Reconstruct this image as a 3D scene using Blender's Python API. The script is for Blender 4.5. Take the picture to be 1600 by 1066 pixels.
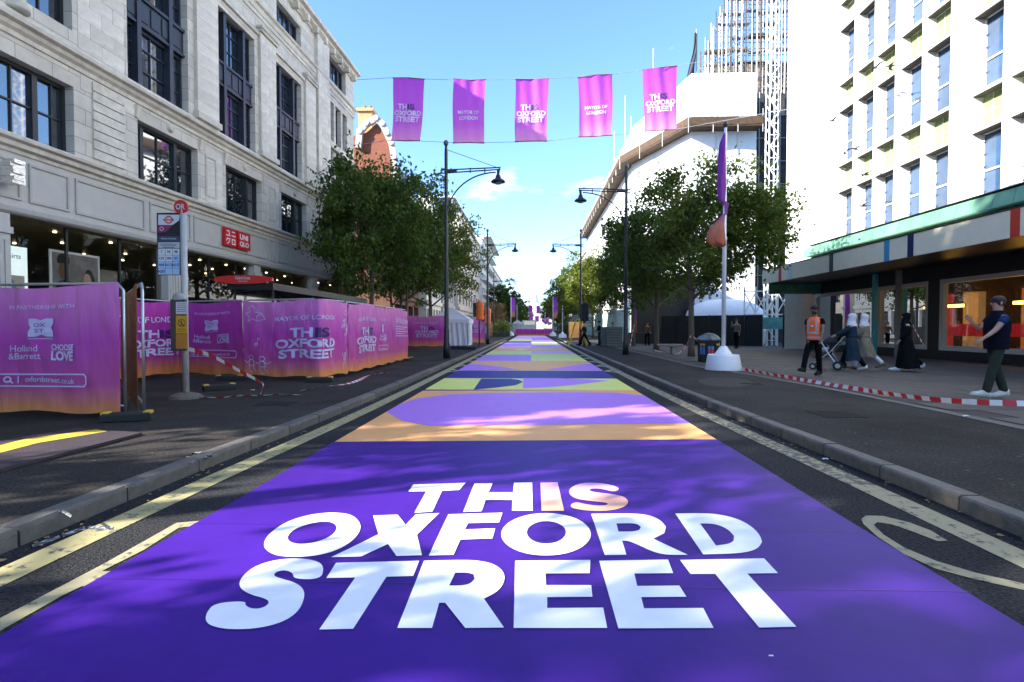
import bpy, math, random
import numpy as np
from mathutils import Vector, Matrix, Euler
from mathutils.geometry import tessellate_polygon
R_ = math.radians
random.seed(7); rng = np.random.default_rng(7)
sc = bpy.context.scene
for o in list(bpy.data.objects): bpy.data.objects.remove(o)
COL = sc.collection

# ---------------------------------------------------------------- camera, sky, sun, exposure
FPX = 850.0
TH = math.atan(21/FPX); PS = math.atan(31/FPX*math.cos(TH))
cd = bpy.data.cameras.new('camera'); cam = bpy.data.objects.new('camera', cd); COL.objects.link(cam)
cd.sensor_width = 36; cd.lens = 36*FPX/1600; cd.clip_end = 3000; cd.clip_start = .05
cam.location = (0, 0, 1.4); cam.rotation_euler = (math.pi/2-TH, 0, PS)
sc.camera = cam
SUN_AZ, SUN_EL = R_(-116), R_(28)            # azimuth from +Y towards +X
sv = Vector((math.sin(SUN_AZ)*math.cos(SUN_EL), math.cos(SUN_AZ)*math.cos(SUN_EL), math.sin(SUN_EL)))
w = bpy.data.worlds.new('World'); sc.world = w; w.use_nodes = True
nt = w.node_tree; N = nt.nodes; bg = N['Background']
sky = N.new('ShaderNodeTexSky'); sky.sky_type = 'NISHITA'; sky.sun_disc = False
sky.sun_elevation = SUN_EL; sky.sun_rotation = SUN_AZ % (2*math.pi); sky.air_density = 1.0; sky.dust_density = .25; sky.ozone_density = 6.0
tc = N.new('ShaderNodeTexCoord'); mp = N.new('ShaderNodeMapping'); mp.inputs['Scale'].default_value = (1.2, 1.2, 3.2)
nz = N.new('ShaderNodeTexNoise'); nz.inputs['Scale'].default_value = 2.1; nz.inputs['Detail'].default_value = 7; nz.inputs['Roughness'].default_value = .6
rp = N.new('ShaderNodeValToRGB'); rp.color_ramp.elements[0].position = .60; rp.color_ramp.elements[1].position = .80
mx = N.new('ShaderNodeMixRGB'); mx.inputs[2].default_value = (9, 9.2, 9.6, 1)
ml = N.new('ShaderNodeMath'); ml.operation = 'MULTIPLY'; ml.inputs[1].default_value = .55
L = nt.links.new
L(tc.outputs['Generated'], mp.inputs[0]); L(mp.outputs[0], nz.inputs['Vector']); L(nz.outputs[0], rp.inputs[0]); L(rp.outputs[0], ml.inputs[0])
L(ml.outputs[0], mx.inputs[0]); L(sky.outputs[0], mx.inputs[1]); L(mx.outputs[0], bg.inputs[0])
bg.inputs[1].default_value = .12
sd = bpy.data.lights.new('sun', 'SUN'); sd.energy = 4.5; sd.angle = R_(.53); sd.color = (1, .95, .87)
so = bpy.data.objects.new('sun', sd); COL.objects.link(so); so.rotation_euler = sv.to_track_quat('Z', 'Y').to_euler()
sc.view_settings.view_transform = 'Standard'; sc.view_settings.look = 'None'; sc.view_settings.gamma = 1; sc.view_settings.exposure = 1.98
sc.render.resolution_x = 1024; sc.render.resolution_y = 682

# ---------------------------------------------------------------- pixel rays of the photograph (1600 x 1066) to world points
cR = Vector((math.cos(PS), math.sin(PS), 0)); cF = Vector((-math.sin(PS)*math.cos(TH), math.cos(PS)*math.cos(TH), -math.sin(TH))); cU = cR.cross(cF)
C0 = Vector((0, 0, 1.4))
def ray(px, py):
    px, py = float(px), float(py); return (px-800)/FPX*cR-(py-533)/FPX*cU+cF
def atZ(px, py, z=.12): d = ray(px, py); return C0+d*((z-1.4)/d.z)
def atX(px, py, x): d = ray(px, py); return C0+d*(x/d.x)
def atY(px, py, y): d = ray(px, py); return C0+d*(y/d.y)

# ---------------------------------------------------------------- materials
MATS = {}
def mat(name, col, rough=.7, var=.12, vs=3.0, bump=0, bs=40, metal=0, spec=.5, emit=0, trans=0, var2=0, vs2=.4, gen=False, coat=0):
    if name in MATS: return MATS[name]
    m = bpy.data.materials.new(name); m.use_nodes = True; MATS[name] = m
    n = m.node_tree.nodes; l = m.node_tree.links.new; b = n['Principled BSDF']
    b.inputs['Roughness'].default_value = rough; b.inputs['Metallic'].default_value = metal; b.inputs['Specular IOR Level'].default_value = spec
    if coat: b.inputs['Coat Weight'].default_value = coat
    c4 = (*col, 1); b.inputs['Base Color'].default_value = c4
    t = n.new('ShaderNodeTexCoord'); src = t.outputs['Object']
    last = None
    for v, s, d in ((var, vs, 5), (var2, vs2, 3)):
        if not v: continue
        q = n.new('ShaderNodeTexNoise'); q.inputs['Scale'].default_value = s; q.inputs['Detail'].default_value = d; q.inputs['Roughness'].default_value = .65
        l(src, q.inputs['Vector'])
        mr = n.new('ShaderNodeMapRange'); mr.inputs['From Min'].default_value = .3; mr.inputs['From Max'].default_value = .7
        mr.inputs['To Min'].default_value = 1-v; mr.inputs['To Max'].default_value = 1+v; l(q.outputs[0], mr.inputs[0])
        k = n.new('ShaderNodeVectorMath'); k.operation = 'SCALE'
        if last is None: k.inputs[0].default_value = col
        else: l(last, k.inputs[0])
        l(mr.outputs[0], k.inputs['Scale']); last = k.outputs[0]
    if last is not None: l(last, b.inputs['Base Color'])
    if bump:
        q = n.new('ShaderNodeTexNoise'); q.inputs['Scale'].default_value = bs; q.inputs['Detail'].default_value = 4; l(src, q.inputs['Vector'])
        bp = n.new('ShaderNodeBump'); bp.inputs['Strength'].default_value = bump; bp.inputs['Distance'].default_value = .02
        l(q.outputs[0], bp.inputs['Height']); l(bp.outputs[0], b.inputs['Normal'])
    if emit:
        b.inputs['Emission Color'].default_value = c4; b.inputs['Emission Strength'].default_value = emit
    if trans:
        tr = n.new('ShaderNodeBsdfTranslucent'); ms = n.new('ShaderNodeMixShader'); ms.inputs[0].default_value = trans
        if last is not None: l(last, tr.inputs[0])
        else: tr.inputs[0].default_value = c4
        l(b.outputs[0], ms.inputs[1]); l(tr.outputs[0], ms.inputs[2]); l(ms.outputs[0], n['Material Output'].inputs[0])
    return m

def glass_mat(name, tint=(.9, .93, .95), ior=1.5, rough=.01):
    m = bpy.data.materials.new(name); m.use_nodes = True; MATS[name] = m
    n = m.node_tree.nodes; l = m.node_tree.links.new; n.remove(n['Principled BSDF'])
    t = n.new('ShaderNodeBsdfTransparent'); t.inputs[0].default_value = (*tint, 1)
    g = n.new('ShaderNodeBsdfGlossy'); g.inputs['Roughness'].default_value = rough
    f = n.new('ShaderNodeFresnel'); f.inputs[0].default_value = ior
    x = n.new('ShaderNodeMixShader'); l(f.outputs[0], x.inputs[0]); l(t.outputs[0], x.inputs[1]); l(g.outputs[0], x.inputs[2]); l(x.outputs[0], n['Material Output'].inputs[0])
    return m

def ramp_mat(name, stops, axis=2, rough=.55, trans=0, space='Generated', noise=.06, ns=6, folds=0):
    """colour gradient printed along an axis of the object"""
    m = bpy.data.materials.new(name); m.use_nodes = True; MATS[name] = m
    n = m.node_tree.nodes; l = m.node_tree.links.new; b = n['Principled BSDF']; b.inputs['Roughness'].default_value = rough; b.inputs['Specular IOR Level'].default_value = .2
    t = n.new('ShaderNodeTexCoord'); s = n.new('ShaderNodeSeparateXYZ'); l(t.outputs[space], s.inputs[0])
    q = n.new('ShaderNodeTexNoise'); q.inputs['Scale'].default_value = ns; l(t.outputs['Object'], q.inputs['Vector'])
    a = n.new('ShaderNodeMath'); a.operation = 'MULTIPLY_ADD'; a.inputs[1].default_value = noise; l(q.outputs[0], a.inputs[0]); l(s.outputs[axis], a.inputs[2])
    r = n.new('ShaderNodeValToRGB'); l(a.outputs[0], r.inputs[0]); e = r.color_ramp.elements
    while len(e) < len(stops): e.new(.5)
    for k, (p, c) in enumerate(stops): e[k].position = p; e[k].color = (*c, 1)
    l(r.outputs[0], b.inputs['Base Color'])
    if folds:
        mp_ = n.new('ShaderNodeMapping'); mp_.inputs['Scale'].default_value = (1, 1, .22); mp_.inputs['Rotation'].default_value = (.25, .3, 0); l(t.outputs['Object'], mp_.inputs[0])
        q2 = n.new('ShaderNodeTexNoise'); q2.inputs['Scale'].default_value = 3.2; q2.inputs['Detail'].default_value = 3; q2.inputs['Distortion'].default_value = .6; l(mp_.outputs[0], q2.inputs['Vector'])
        bp = n.new('ShaderNodeBump'); bp.inputs['Strength'].default_value = folds; bp.inputs['Distance'].default_value = .12; l(q2.outputs[0], bp.inputs['Height']); l(bp.outputs[0], b.inputs['Normal'])
    if trans:
        tr = n.new('ShaderNodeBsdfTranslucent'); ms = n.new('ShaderNodeMixShader'); ms.inputs[0].default_value = trans
        l(r.outputs[0], tr.inputs[0]); l(b.outputs[0], ms.inputs[1]); l(tr.outputs[0], ms.inputs[2]); l(ms.outputs[0], n['Material Output'].inputs[0])
    return m

def ashlar_mat(name, col, bw=.95, bh=.4, axes=(1, 2), mortar=.012, dark=.55, bump=.5, var=.10, stain=.22):
    m = bpy.data.materials.new(name); m.use_nodes = True; MATS[name] = m
    n = m.node_tree.nodes; l = m.node_tree.links.new; b = n['Principled BSDF']; b.inputs['Roughness'].default_value = .8
    t = n.new('ShaderNodeTexCoord'); s = n.new('ShaderNodeSeparateXYZ'); c = n.new('ShaderNodeCombineXYZ')
    l(t.outputs['Object'], s.inputs[0]); l(s.outputs[axes[0]], c.inputs[0]); l(s.outputs[axes[1]], c.inputs[1])
    k = n.new('ShaderNodeTexBrick'); k.inputs['Scale'].default_value = 1; k.inputs['Brick Width'].default_value = bw; k.inputs['Row Height'].default_value = bh
    k.inputs['Mortar Size'].default_value = mortar; k.inputs['Mortar Smooth'].default_value = .3
    k.inputs['Color1'].default_value = (*[v*(1+var) for v in col], 1); k.inputs['Color2'].default_value = (*[v*(1-var) for v in col], 1); k.inputs['Mortar'].default_value = (*[v*dark for v in col], 1)
    l(c.outputs[0], k.inputs['Vector'])
    q = n.new('ShaderNodeTexNoise'); q.inputs['Scale'].default_value = 1.3; q.inputs['Detail'].default_value = 8; q.inputs['Roughness'].default_value = .7; l(t.outputs['Object'], q.inputs['Vector'])
    mr = n.new('ShaderNodeMapRange'); mr.inputs['From Min'].default_value = .3; mr.inputs['From Max'].default_value = .7; mr.inputs['To Min'].default_value = 1-stain; mr.inputs['To Max'].default_value = 1+stain*.5; l(q.outputs[0], mr.inputs[0])
    sc_ = n.new('ShaderNodeVectorMath'); sc_.operation = 'SCALE'; l(k.outputs[0], sc_.inputs[0]); l(mr.outputs[0], sc_.inputs['Scale']); l(sc_.outputs[0], b.inputs['Base Color'])
    bp = n.new('ShaderNodeBump'); bp.inputs['Strength'].default_value = bump; bp.inputs['Distance'].default_value = .02; bp.invert = True
    l(k.outputs['Fac'], bp.inputs['Height']); l(bp.outputs[0], b.inputs['Normal'])
    return m

def worn_mat(name, paint, under, thr=.5, sc_=9, rough=.75):
    """road paint worn through to the asphalt in patches"""
    m = bpy.data.materials.new(name); m.use_nodes = True; MATS[name] = m
    n = m.node_tree.nodes; l = m.node_tree.links.new; b = n['Principled BSDF']; b.inputs['Roughness'].default_value = rough
    t = n.new('ShaderNodeTexCoord'); q = n.new('ShaderNodeTexNoise'); q.inputs['Scale'].default_value = sc_; q.inputs['Detail'].default_value = 8; q.inputs['Roughness'].default_value = .75
    l(t.outputs['Object'], q.inputs['Vector']); r = n.new('ShaderNodeValToRGB'); r.color_ramp.elements[0].position = thr-.05; r.color_ramp.elements[1].position = thr+.04
    r.color_ramp.elements[0].color = (*paint, 1); r.color_ramp.elements[1].color = (*under, 1); l(q.outputs[0], r.inputs[0]); l(r.outputs[0], b.inputs['Base Color'])
    bp = n.new('ShaderNodeBump'); bp.inputs['Strength'].default_value = .5; bp.inputs['Distance'].default_value = .01; l(q.outputs[0], bp.inputs['Height']); l(bp.outputs[0], b.inputs['Normal'])
    return m

# ---------------------------------------------------------------- mesh helpers
OFF = {}
def tag(o, label=None, cat=None, group=None, kind=None):
    if label: o['label'] = label
    if cat: o['category'] = cat
    if group: o['group'] = group
    if kind: o['kind'] = kind
    return o
def thing(name, label=None, cat=None, loc=(0, 0, 0), group=None, rz=0, kind=None):
    o = bpy.data.objects.new(name, None); COL.objects.link(o); o.location = loc; o.rotation_euler = (0, 0, rz); o.empty_display_size = .3
    OFF[o] = Vector(loc); return tag(o, label, cat, group, kind)
class MB:
    def __init__(s): s.v = []; s.f = []
    def add(s, vs, fs):
        k = len(s.v); s.v += [tuple(v) for v in vs]; s.f += [tuple(i+k for i in f) for f in fs]; return s
    def quad(s, a, b, c, d): return s.add([a, b, c, d], [(0, 1, 2, 3)])
    def hexa(s, p): return s.add(p, [(0, 3, 2, 1), (4, 5, 6, 7), (0, 1, 5, 4), (1, 2, 6, 5), (2, 3, 7, 6), (3, 0, 4, 7)])
    def box(s, x0, x1, y0, y1, z0, z1): return s.hexa([(x0, y0, z0), (x1, y0, z0), (x1, y1, z0), (x0, y1, z0), (x0, y0, z1), (x1, y0, z1), (x1, y1, z1), (x0, y1, z1)])
    def mbox(s, M, s0, s1, t0, t1, z0, z1): return s.hexa([M(a, b, c) for c in (z0, z1) for a, b in ((s0, t0), (s1, t0), (s1, t1), (s0, t1))])
    def bar(s, a, b, w_, h_=None, up=(0, 0, 1)):
        a = Vector(a); b = Vector(b); d = (b-a).normalized(); u = Vector(up)
        if abs(d.dot(u)) > .98: u = Vector((0, 1, 0))
        x = d.cross(u).normalized()*(w_/2); y = x.cross(d).normalized()*((h_ or w_)/2)
        return s.hexa([a-x-y, a+x-y, a+x+y, a-x+y, b-x-y, b+x-y, b+x+y, b-x+y])
    def tube(s, pts, r, n=8, cap=True):
        pts = [Vector(p) for p in pts]; m = len(pts); rs = r if isinstance(r, (list, tuple)) else [r]*m
        k = len(s.v); pu = None
        for i, p in enumerate(pts):
            d = (pts[min(i+1, m-1)]-pts[max(i-1, 0)]).normalized()
            if pu is None:
                u = Vector((0, 0, 1)) if abs(d.z) < .9 else Vector((1, 0, 0)); x = d.cross(u).normalized()
            else: x = (pu-d*pu.dot(d)).normalized()
            pu = x; y = d.cross(x)
            for j in range(n):
                a = 2*math.pi*j/n; s.v.append(tuple(p+(x*math.cos(a)+y*math.sin(a))*rs[i]))
        for i in range(m-1):
            for j in range(n):
                a = k+i*n+j; b = k+i*n+(j+1) % n; s.f.append((a, b, b+n, a+n))
        if cap: s.f.append(tuple(k+j for j in range(n))[::-1]); s.f.append(tuple(k+(m-1)*n+j for j in range(n)))
        return s
    def lathe(s, prof, c=(0, 0, 0), n=20, sx=1, sy=1):
        k = len(s.v); m = len(prof)
        for r, z in prof:
            for j in range(n):
                a = 2*math.pi*j/n; s.v.append((c[0]+r*sx*math.cos(a), c[1]+r*sy*math.sin(a), c[2]+z))
        for i in range(m-1):
            for j in range(n):
                a = k+i*n+j; b = k+i*n+(j+1) % n; s.f.append((a, b, b+n, a+n))
        s.f.append(tuple(k+j for j in range(n))[::-1]); s.f.append(tuple(k+(m-1)*n+j for j in range(n))); return s
    def loft(s, rings, cap=True):
        k = len(s.v); n = len(rings[0])
        for r in rings: s.v += [tuple(p) for p in r]
        for i in range(len(rings)-1):
            for j in range(n):
                a = k+i*n+j; b = k+i*n+(j+1) % n; s.f.append((a, b, b+n, a+n))
        if cap: s.f.append(tuple(k+j for j in range(n))[::-1]); s.f.append(tuple(k+(len(rings)-1)*n+j for j in range(n)))
        return s
    def poly(s, loops, M):
        """flat polygon with holes; loops in 2D, M maps 2D to 3D"""
        fl = [p for lp in loops for p in lp]
        tr = tessellate_polygon([[Vector((p[0], p[1], 0)) for p in lp] for lp in loops])
        return s.add([M(*p) for p in fl], [t for t in tr])
    def prism(s, loop, M0, M1):
        n = len(loop); tr = tessellate_polygon([[Vector((p[0], p[1], 0)) for p in loop]])
        return s.add([M0(*p) for p in loop]+[M1(*p) for p in loop], [t for t in tr]+[tuple(i+n for i in t) for t in tr]+[(i, (i+1) % n, (i+1) % n+n, i+n) for i in range(n)])
    def mesh(s, name, m, smooth=False, off=None):
        me = bpy.data.meshes.new(name)
        vs = s.v if off is None else [(a-off[0], b-off[1], c-off[2]) for a, b, c in s.v]
        me.from_pydata(vs, [], s.f); me.update()
        if m: me.materials.append(m)
        if smooth: me.polygons.foreach_set('use_smooth', [True]*len(me.polygons))
        return me
    def build(s, name, m, parent=None, smooth=False, local=False, bevel=0):
        """world-authored unless local; a part's mesh shares its thing's origin"""
        off = None
        if parent is not None and not local: off = OFF[parent]
        o = bpy.data.objects.new(name, s.mesh(name, m, smooth, off)); COL.objects.link(o)
        if parent is not None: o.parent = parent; OFF[o] = OFF[parent]
        else: OFF[o] = Vector((0, 0, 0))
        if bevel:
            b = o.modifiers.new('bevel', 'BEVEL'); b.width = bevel; b.segments = 2; b.limit_method = 'ANGLE'
        return o
def piece(name, me, parent, loc, rz=0, scale=None, world=True):
    o = bpy.data.objects.new(name, me); COL.objects.link(o); o.parent = parent
    o.location = Vector(loc)-(OFF[parent] if (world and parent is not None) else Vector((0, 0, 0))); o.rotation_euler = (0, 0, rz)
    if scale: o.scale = scale
    return o
def copy_tree(o, parent=None):
    c = o.copy(); COL.objects.link(c); c.parent = parent
    for ch in list(o.children): copy_tree(ch, c)
    return c
def wall_grid(mb, M, s0, s1, z0, z1, holes, depth):
    S = sorted({s0, s1, *[h[0] for h in holes], *[h[1] for h in holes]}); Z = sorted({z0, z1, *[h[2] for h in holes], *[h[3] for h in holes]})
    S = [a for a in S if s0 <= a <= s1]; Z = [a for a in Z if z0 <= a <= z1]
    for a, b in zip(S, S[1:]):
        for c, d in zip(Z, Z[1:]):
            m, q = (a+b)/2, (c+d)/2
            if any(h[0] < m < h[1] and h[2] < q < h[3] for h in holes): continue
            mb.quad(M(a, 0, c), M(b, 0, c), M(b, 0, d), M(a, 0, d))
    for a, b, c, d in holes:
        mb.quad(M(a, 0, c), M(a, -depth, c), M(a, -depth, d), M(a, 0, d)); mb.quad(M(b, 0, c), M(b, -depth, c), M(b, -depth, d), M(b, 0, d))
        mb.quad(M(a, 0, c), M(b, 0, c), M(b, -depth, c), M(a, -depth, c)); mb.quad(M(a, 0, d), M(b, 0, d), M(b, -depth, d), M(a, -depth, d))
def chaikin(p, n=2):
    for _ in range(n):
        q = []
        for i in range(len(p)):
            a, b = p[i], p[(i+1) % len(p)]
            q += [(a[0]*.75+b[0]*.25, a[1]*.75+b[1]*.25), (a[0]*.25+b[0]*.75, a[1]*.25+b[1]*.75)]
        p = q
    return p
def soften(p, n=3, lim=42):
    """round a polygon where it turns gently, keep its sharp corners"""
    p = [(a, b, None) for a, b in p]; m = len(p); fl = []
    for i in range(m):
        a, b, c = p[i-1], p[i], p[(i+1) % m]; u = Vector((b[0]-a[0], b[1]-a[1])); v = Vector((c[0]-b[0], c[1]-b[1]))
        fl.append(math.degrees(u.angle(v)) > lim)
    p = [(a, b, f) for (a, b, _), f in zip(p, fl)]
    for _ in range(n):
        q = []; m = len(p)
        for i in range(m):
            a, b, c = p[i-1], p[i], p[(i+1) % m]
            if b[2]: q.append(b)
            else: q += [(b[0]*.75+a[0]*.25, b[1]*.75+a[1]*.25, False), (b[0]*.75+c[0]*.25, b[1]*.75+c[1]*.25, False)]
        p = q
    return [(a, b) for a, b, _ in p]
TXT = {}
def text2d(body, bold=.012, sp=1.0, lh=.85):
    key = (body, bold, sp, lh)
    if key in TXT: return TXT[key]
    cu = bpy.data.curves.new('t', 'FONT'); cu.body = body; cu.offset = bold; cu.resolution_u = 3; cu.space_character = sp; cu.space_line = lh; cu.align_x = 'CENTER'
    o = bpy.data.objects.new('t', cu); COL.objects.link(o); bpy.context.view_layer.update()
    e = o.evaluated_get(bpy.context.evaluated_depsgraph_get()); me = e.to_mesh()
    v = np.array([p.co[:2] for p in me.vertices]).reshape(-1, 2); f = [tuple(p.vertices) for p in me.polygons]
    e.to_mesh_clear(); bpy.data.objects.remove(o); bpy.data.curves.remove(cu)
    if len(v):
        lo, hi = v.min(0), v.max(0); v = (v-lo)/np.maximum(hi-lo, 1e-6)
    TXT[key] = (v, f); return TXT[key]
def put_text(mb, body, M, u0, u1, v0, v1, bold=.012, sp=1.0, lh=.85, fine=0):
    v, f = text2d(body, bold, sp, lh)
    for _ in range(fine):                      # split triangles so that print follows a bent surface
        v = [tuple(p) for p in v]; g = []; mid = {}
        def mp2(i, j):
            k = (min(i, j), max(i, j))
            if k not in mid: mid[k] = len(v); v.append(((v[i][0]+v[j][0])/2, (v[i][1]+v[j][1])/2))
            return mid[k]
        for t in f:
            for a in range(1, len(t)-1):
                i, j, k = t[0], t[a], t[a+1]; x, y, z = mp2(i, j), mp2(j, k), mp2(k, i); g += [(i, x, z), (x, j, y), (z, y, k), (x, y, z)]
        f = g
    mb.add([M(u0+a*(u1-u0), v0+b*(v1-v0)) for a, b in v], f); return mb
def stroke(mb, pts, wd, M, closed=False):
    """a drawn line of given width in 2D mapped by M"""
    n = len(pts); rng_ = range(n if closed else n-1)
    for i in rng_:
        a = Vector(pts[i]); b = Vector(pts[(i+1) % n]); d = (b-a)
        if d.length < 1e-6: continue
        d.normalize(); q = Vector((-d.y, d.x))*wd/2; a = a-d*wd*.3; b = b+d*wd*.3
        mb.quad(M(*(a-q)), M(*(b-q)), M(*(b+q)), M(*(a+q)))
def circ(cx, cy, r, n=16, ry=None, a0=0, a1=2*math.pi): return [(cx+r*math.cos(a0+(a1-a0)*i/n), cy+(ry or r)*math.sin(a0+(a1-a0)*i/n)) for i in range(n)]

# ================================================================ THE SETTING: road, kerbs, pavements
m_asph = mat('asphalt', (.034, .034, .036), .9, .95, 48, 1.0, 80, var2=.3, vs2=.7, spec=.12)
m_pavl = mat('tarmac_pavement', (.044, .039, .035), .9, .7, 42, .6, 100, var2=.35, vs2=.5, spec=.12)
m_slab = [mat('paving_slab_%d' % i, c, .8, .16, 5, .25, 60, var2=.15, vs2=.7) for i, c in enumerate([(.078, .068, .060), (.088, .077, .068), (.068, .061, .056)])]
m_kerb = [mat('granite_kerb_%d' % i, c, .75, .22, 14, .4, 50, var2=.2, vs2=1.5) for i, c in enumerate([(.125, .11, .092), (.10, .092, .082), (.14, .122, .10)])]
m_grout = mat('slab_joint', (.05, .045, .04), .95)
KP = [(-4, 3.3), (3, 3.28), (5, 3.24), (7, 3.16), (9, 3.10), (12, 3.06), (16, 3.05), (45, 3.08), (600, 3.1)]
def kerb_x(y):
    for (a, p), (b, q) in zip(KP, KP[1:]):
        if y <= b: return p+(q-p)*(y-a)/(b-a)
    return 3.1
tag(MB().quad((-3.6, -4, 0), (3.6, -4, 0), (3.6, 600, 0), (-3.6, 600, 0)).build('road', m_asph), kind='structure')
tag(MB().quad((-900, -60, -.02), (900, -60, -.02), (900, 1500, -.02), (-900, 1500, -.02)).build('ground', mat('far_ground', (.07, .07, .068), .9)), kind='structure')
for sgn, nm in ((-1, 'left'), (1, 'right')):
    mb = MB(); ys = [a for a, _ in KP]
    for a, b in zip(ys, ys[1:]):
        mb.quad((sgn*(kerb_x(a)+.16), a, .116), (sgn*(kerb_x(b)+.16), b, .116), (sgn*40, b, .116), (sgn*40, a, .116))
    tag(mb.build('pavement_'+nm, m_pavl), kind='structure')
    kb = thing('kerb_'+nm, kind='structure')
    me = [None]*6
    for i in range(6):
        q = MB(); l_ = .9-random.random()*.006; h_ = .125+random.uniform(-.004, .004); c_ = .022
        prof = [(0, -.05), (.155, -.05), (.155, h_), (c_, h_), (.006, h_-.012), (0, h_-.03)]
        q.loft([[(sgn*x, y, z) for x, z in prof] for y in (0.006, l_)]); me[i] = q.mesh('kerb_stone', m_kerb[i % 3])
    y = .6; k = 0
    while y < 70:
        a = kerb_x(y); b = kerb_x(y+.91)
        o = piece('kerb_stone', me[random.randrange(6)], kb, (sgn*a, y, random.uniform(-.003, .003)), rz=-sgn*math.atan2(b-a, .91)); y += .91
    q = MB(); yy = list(range(70, 600, 20)); 
    for a, b in zip(yy, yy[1:]): q.box(*sorted((sgn*3.09, sgn*3.25)), a, b, -.05, .125)
    tag(q.build('kerb_run', m_kerb[0], kb), kind='stuff')
# slab paving on the right beyond the tarmac strip, with its stone edging
ED = [atZ(*p) for p in ((1100, 575), (1160, 583), (1290, 606), (1400, 627), (1510, 650), (1600, 668), (1750, 700))]
def edge_x(y):
    P = sorted([(p.y, p.x) for p in ED])
    if y <= P[0][0]: return P[0][1]
    for (a, p), (b, q) in zip(P, P[1:]):
        if y <= b: return p+(q-p)*(y-a)/(b-a)
    return P[-1][1]
sp = thing('paving_right', kind='structure')
q = MB(); ys = np.linspace(6.2, 60, 40)
for a, b in zip(ys, ys[1:]): q.quad((edge_x(a), a, .118), (16.4, a, .118), (16.4, b, .118), (edge_x(b), b, .118))
q.build('joint_bed', m_grout, sp)
q = MB()
for a, b in zip(ys, ys[1:]): q.hexa([(edge_x(a)-.15, a, .10), (edge_x(a)+.05, a, .10), (edge_x(b)+.05, b, .10), (edge_x(b)-.15, b, .10), (edge_x(a)-.15, a, .127), (edge_x(a)+.05, a, .127), (edge_x(b)+.05, b, .127), (edge_x(b)-.15, b, .127)])
q.build('edging', m_kerb[1], sp)
sm = [MB().box(.004, .895, .004, .745, .10, .1265).mesh('paving_slab', m_slab[i]) for i in range(3)]
n = 0; y = 6.4; row = 0; rest = MB()
while y < 52:
    x = 4.2+(row % 2)*.45
    while x < 16.3:
        if x > edge_x(y)+.06 and x > edge_x(y+.75)+.06:
            if y < 31 and n < 300:
                piece('paving_slab', random.choice(sm), sp, (x, y, random.uniform(-.0015, .0015))); n += 1
            else: rest.box(x+.004, x+.895, y+.004, y+.745, .10, .1265)
        x += .9
    y += .75; row += 1
tag(rest.build('paving_far', m_slab[0], sp), kind='stuff')

# ---------------------------------------------------------------- road paint
m_yel = worn_mat('worn_yellow_paint', (.34, .30, .14), (.05, .06, .06), .58)
m_yel2 = worn_mat('very_worn_yellow_paint', (.36, .32, .17), (.07, .07, .068), .49, 12)
m_yel3 = worn_mat('grey_yellow_paint', (.33, .29, .17), (.06, .06, .06), .585)
def line(sgn, y0, y1, m, a=.19, b=.42):
    q = MB(); ys = np.linspace(y0, y1, max(2, int((y1-y0)/1.0)))
    for p, r in zip(ys, ys[1:]): q.quad((sgn*(kerb_x(p)-a), p, .004), (sgn*(kerb_x(r)-a), r, .004), (sgn*(kerb_x(r)-b), r, .004), (sgn*(kerb_x(p)-b), p, .004))
    return q
pl = thing('road_markings', kind='structure')
line(-1, 1, 60, m_yel).build('kerb_line', m_yel, pl); line(1, 1, 4.9, m_yel3).build('kerb_line', m_yel3, pl); line(1, 4.9, 60, m_yel2).build('kerb_line', m_yel2, pl)
def gnd(z): return lambda px, py: atZ(px, py, z)
z1 = [(0, 975), (425, 752), (735, 578), (830, 570), (800, 592), (745, 598), (600, 690), (425, 778), (475, 780), (385, 840), (340, 842), (260, 880), (0, 1028)]
MB().poly([[(x/2.664, 600+y/2.664) for x, y in z1]], gnd(.0042)).build('bay_marking', m_yel3, pl)
z2 = [(1420, 945), (1332, 925), (1150, 885), (1000, 845), (880, 790), (780, 725), (724, 675), (716, 655), (735, 643), (800, 645), (900, 670), (980, 700), (1042, 738), (1005, 740), (920, 707), (830, 676), (778, 668), (763, 678), (800, 715), (880, 765), (1000, 815), (1150, 860), (1332, 900), (1420, 915)]
MB().poly([[(1050+x/2.422, 540+y/2.422) for x, y in z2]], gnd(.0042)).build('painted_letter', m_yel3, pl)
for i in range(5):   # small white zigzag marks farther on, both sides
    for sgn in (-1, 1):
        y = 17+i*2.4; q = MB(); x = sgn*(kerb_x(y)-.35)
        stroke(q, [(x, y), (x-sgn*.35, y+.5), (x-sgn*.05, y+1.0)], .09, lambda a, b: (a, b, .0046)); q.build('zigzag_mark', mat('white_road_paint', (.55, .55, .53), .7, .25, 20), pl)
m_spray = worn_mat('white_spray_paint', (.6, .61, .63), (.07, .07, .07), .455, 26)
sp1 = tag(thing('spray_marks', kind='structure'))
q = MB(); G = gnd(.1305)
stroke(q, [(276, 722), (302, 721), (290, 715), (330, 713), (300, 709), (341, 703)], 3.2, lambda a, b: atZ(a, b, .1205)); q.build('spray_stroke', m_spray, sp1)
q = MB(); stroke(q, [(68, 801), (96, 797), (110, 806)], 5, lambda a, b: atZ(a, b, .1215)); q.build('spray_stroke', m_spray, sp1)
q = MB(); stroke(q, [(52, 853), (95, 838), (135, 824), (175, 825)], 5, lambda a, b: atZ(a, b, .0065)); q.build('spray_stroke', m_spray, sp1)

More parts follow.
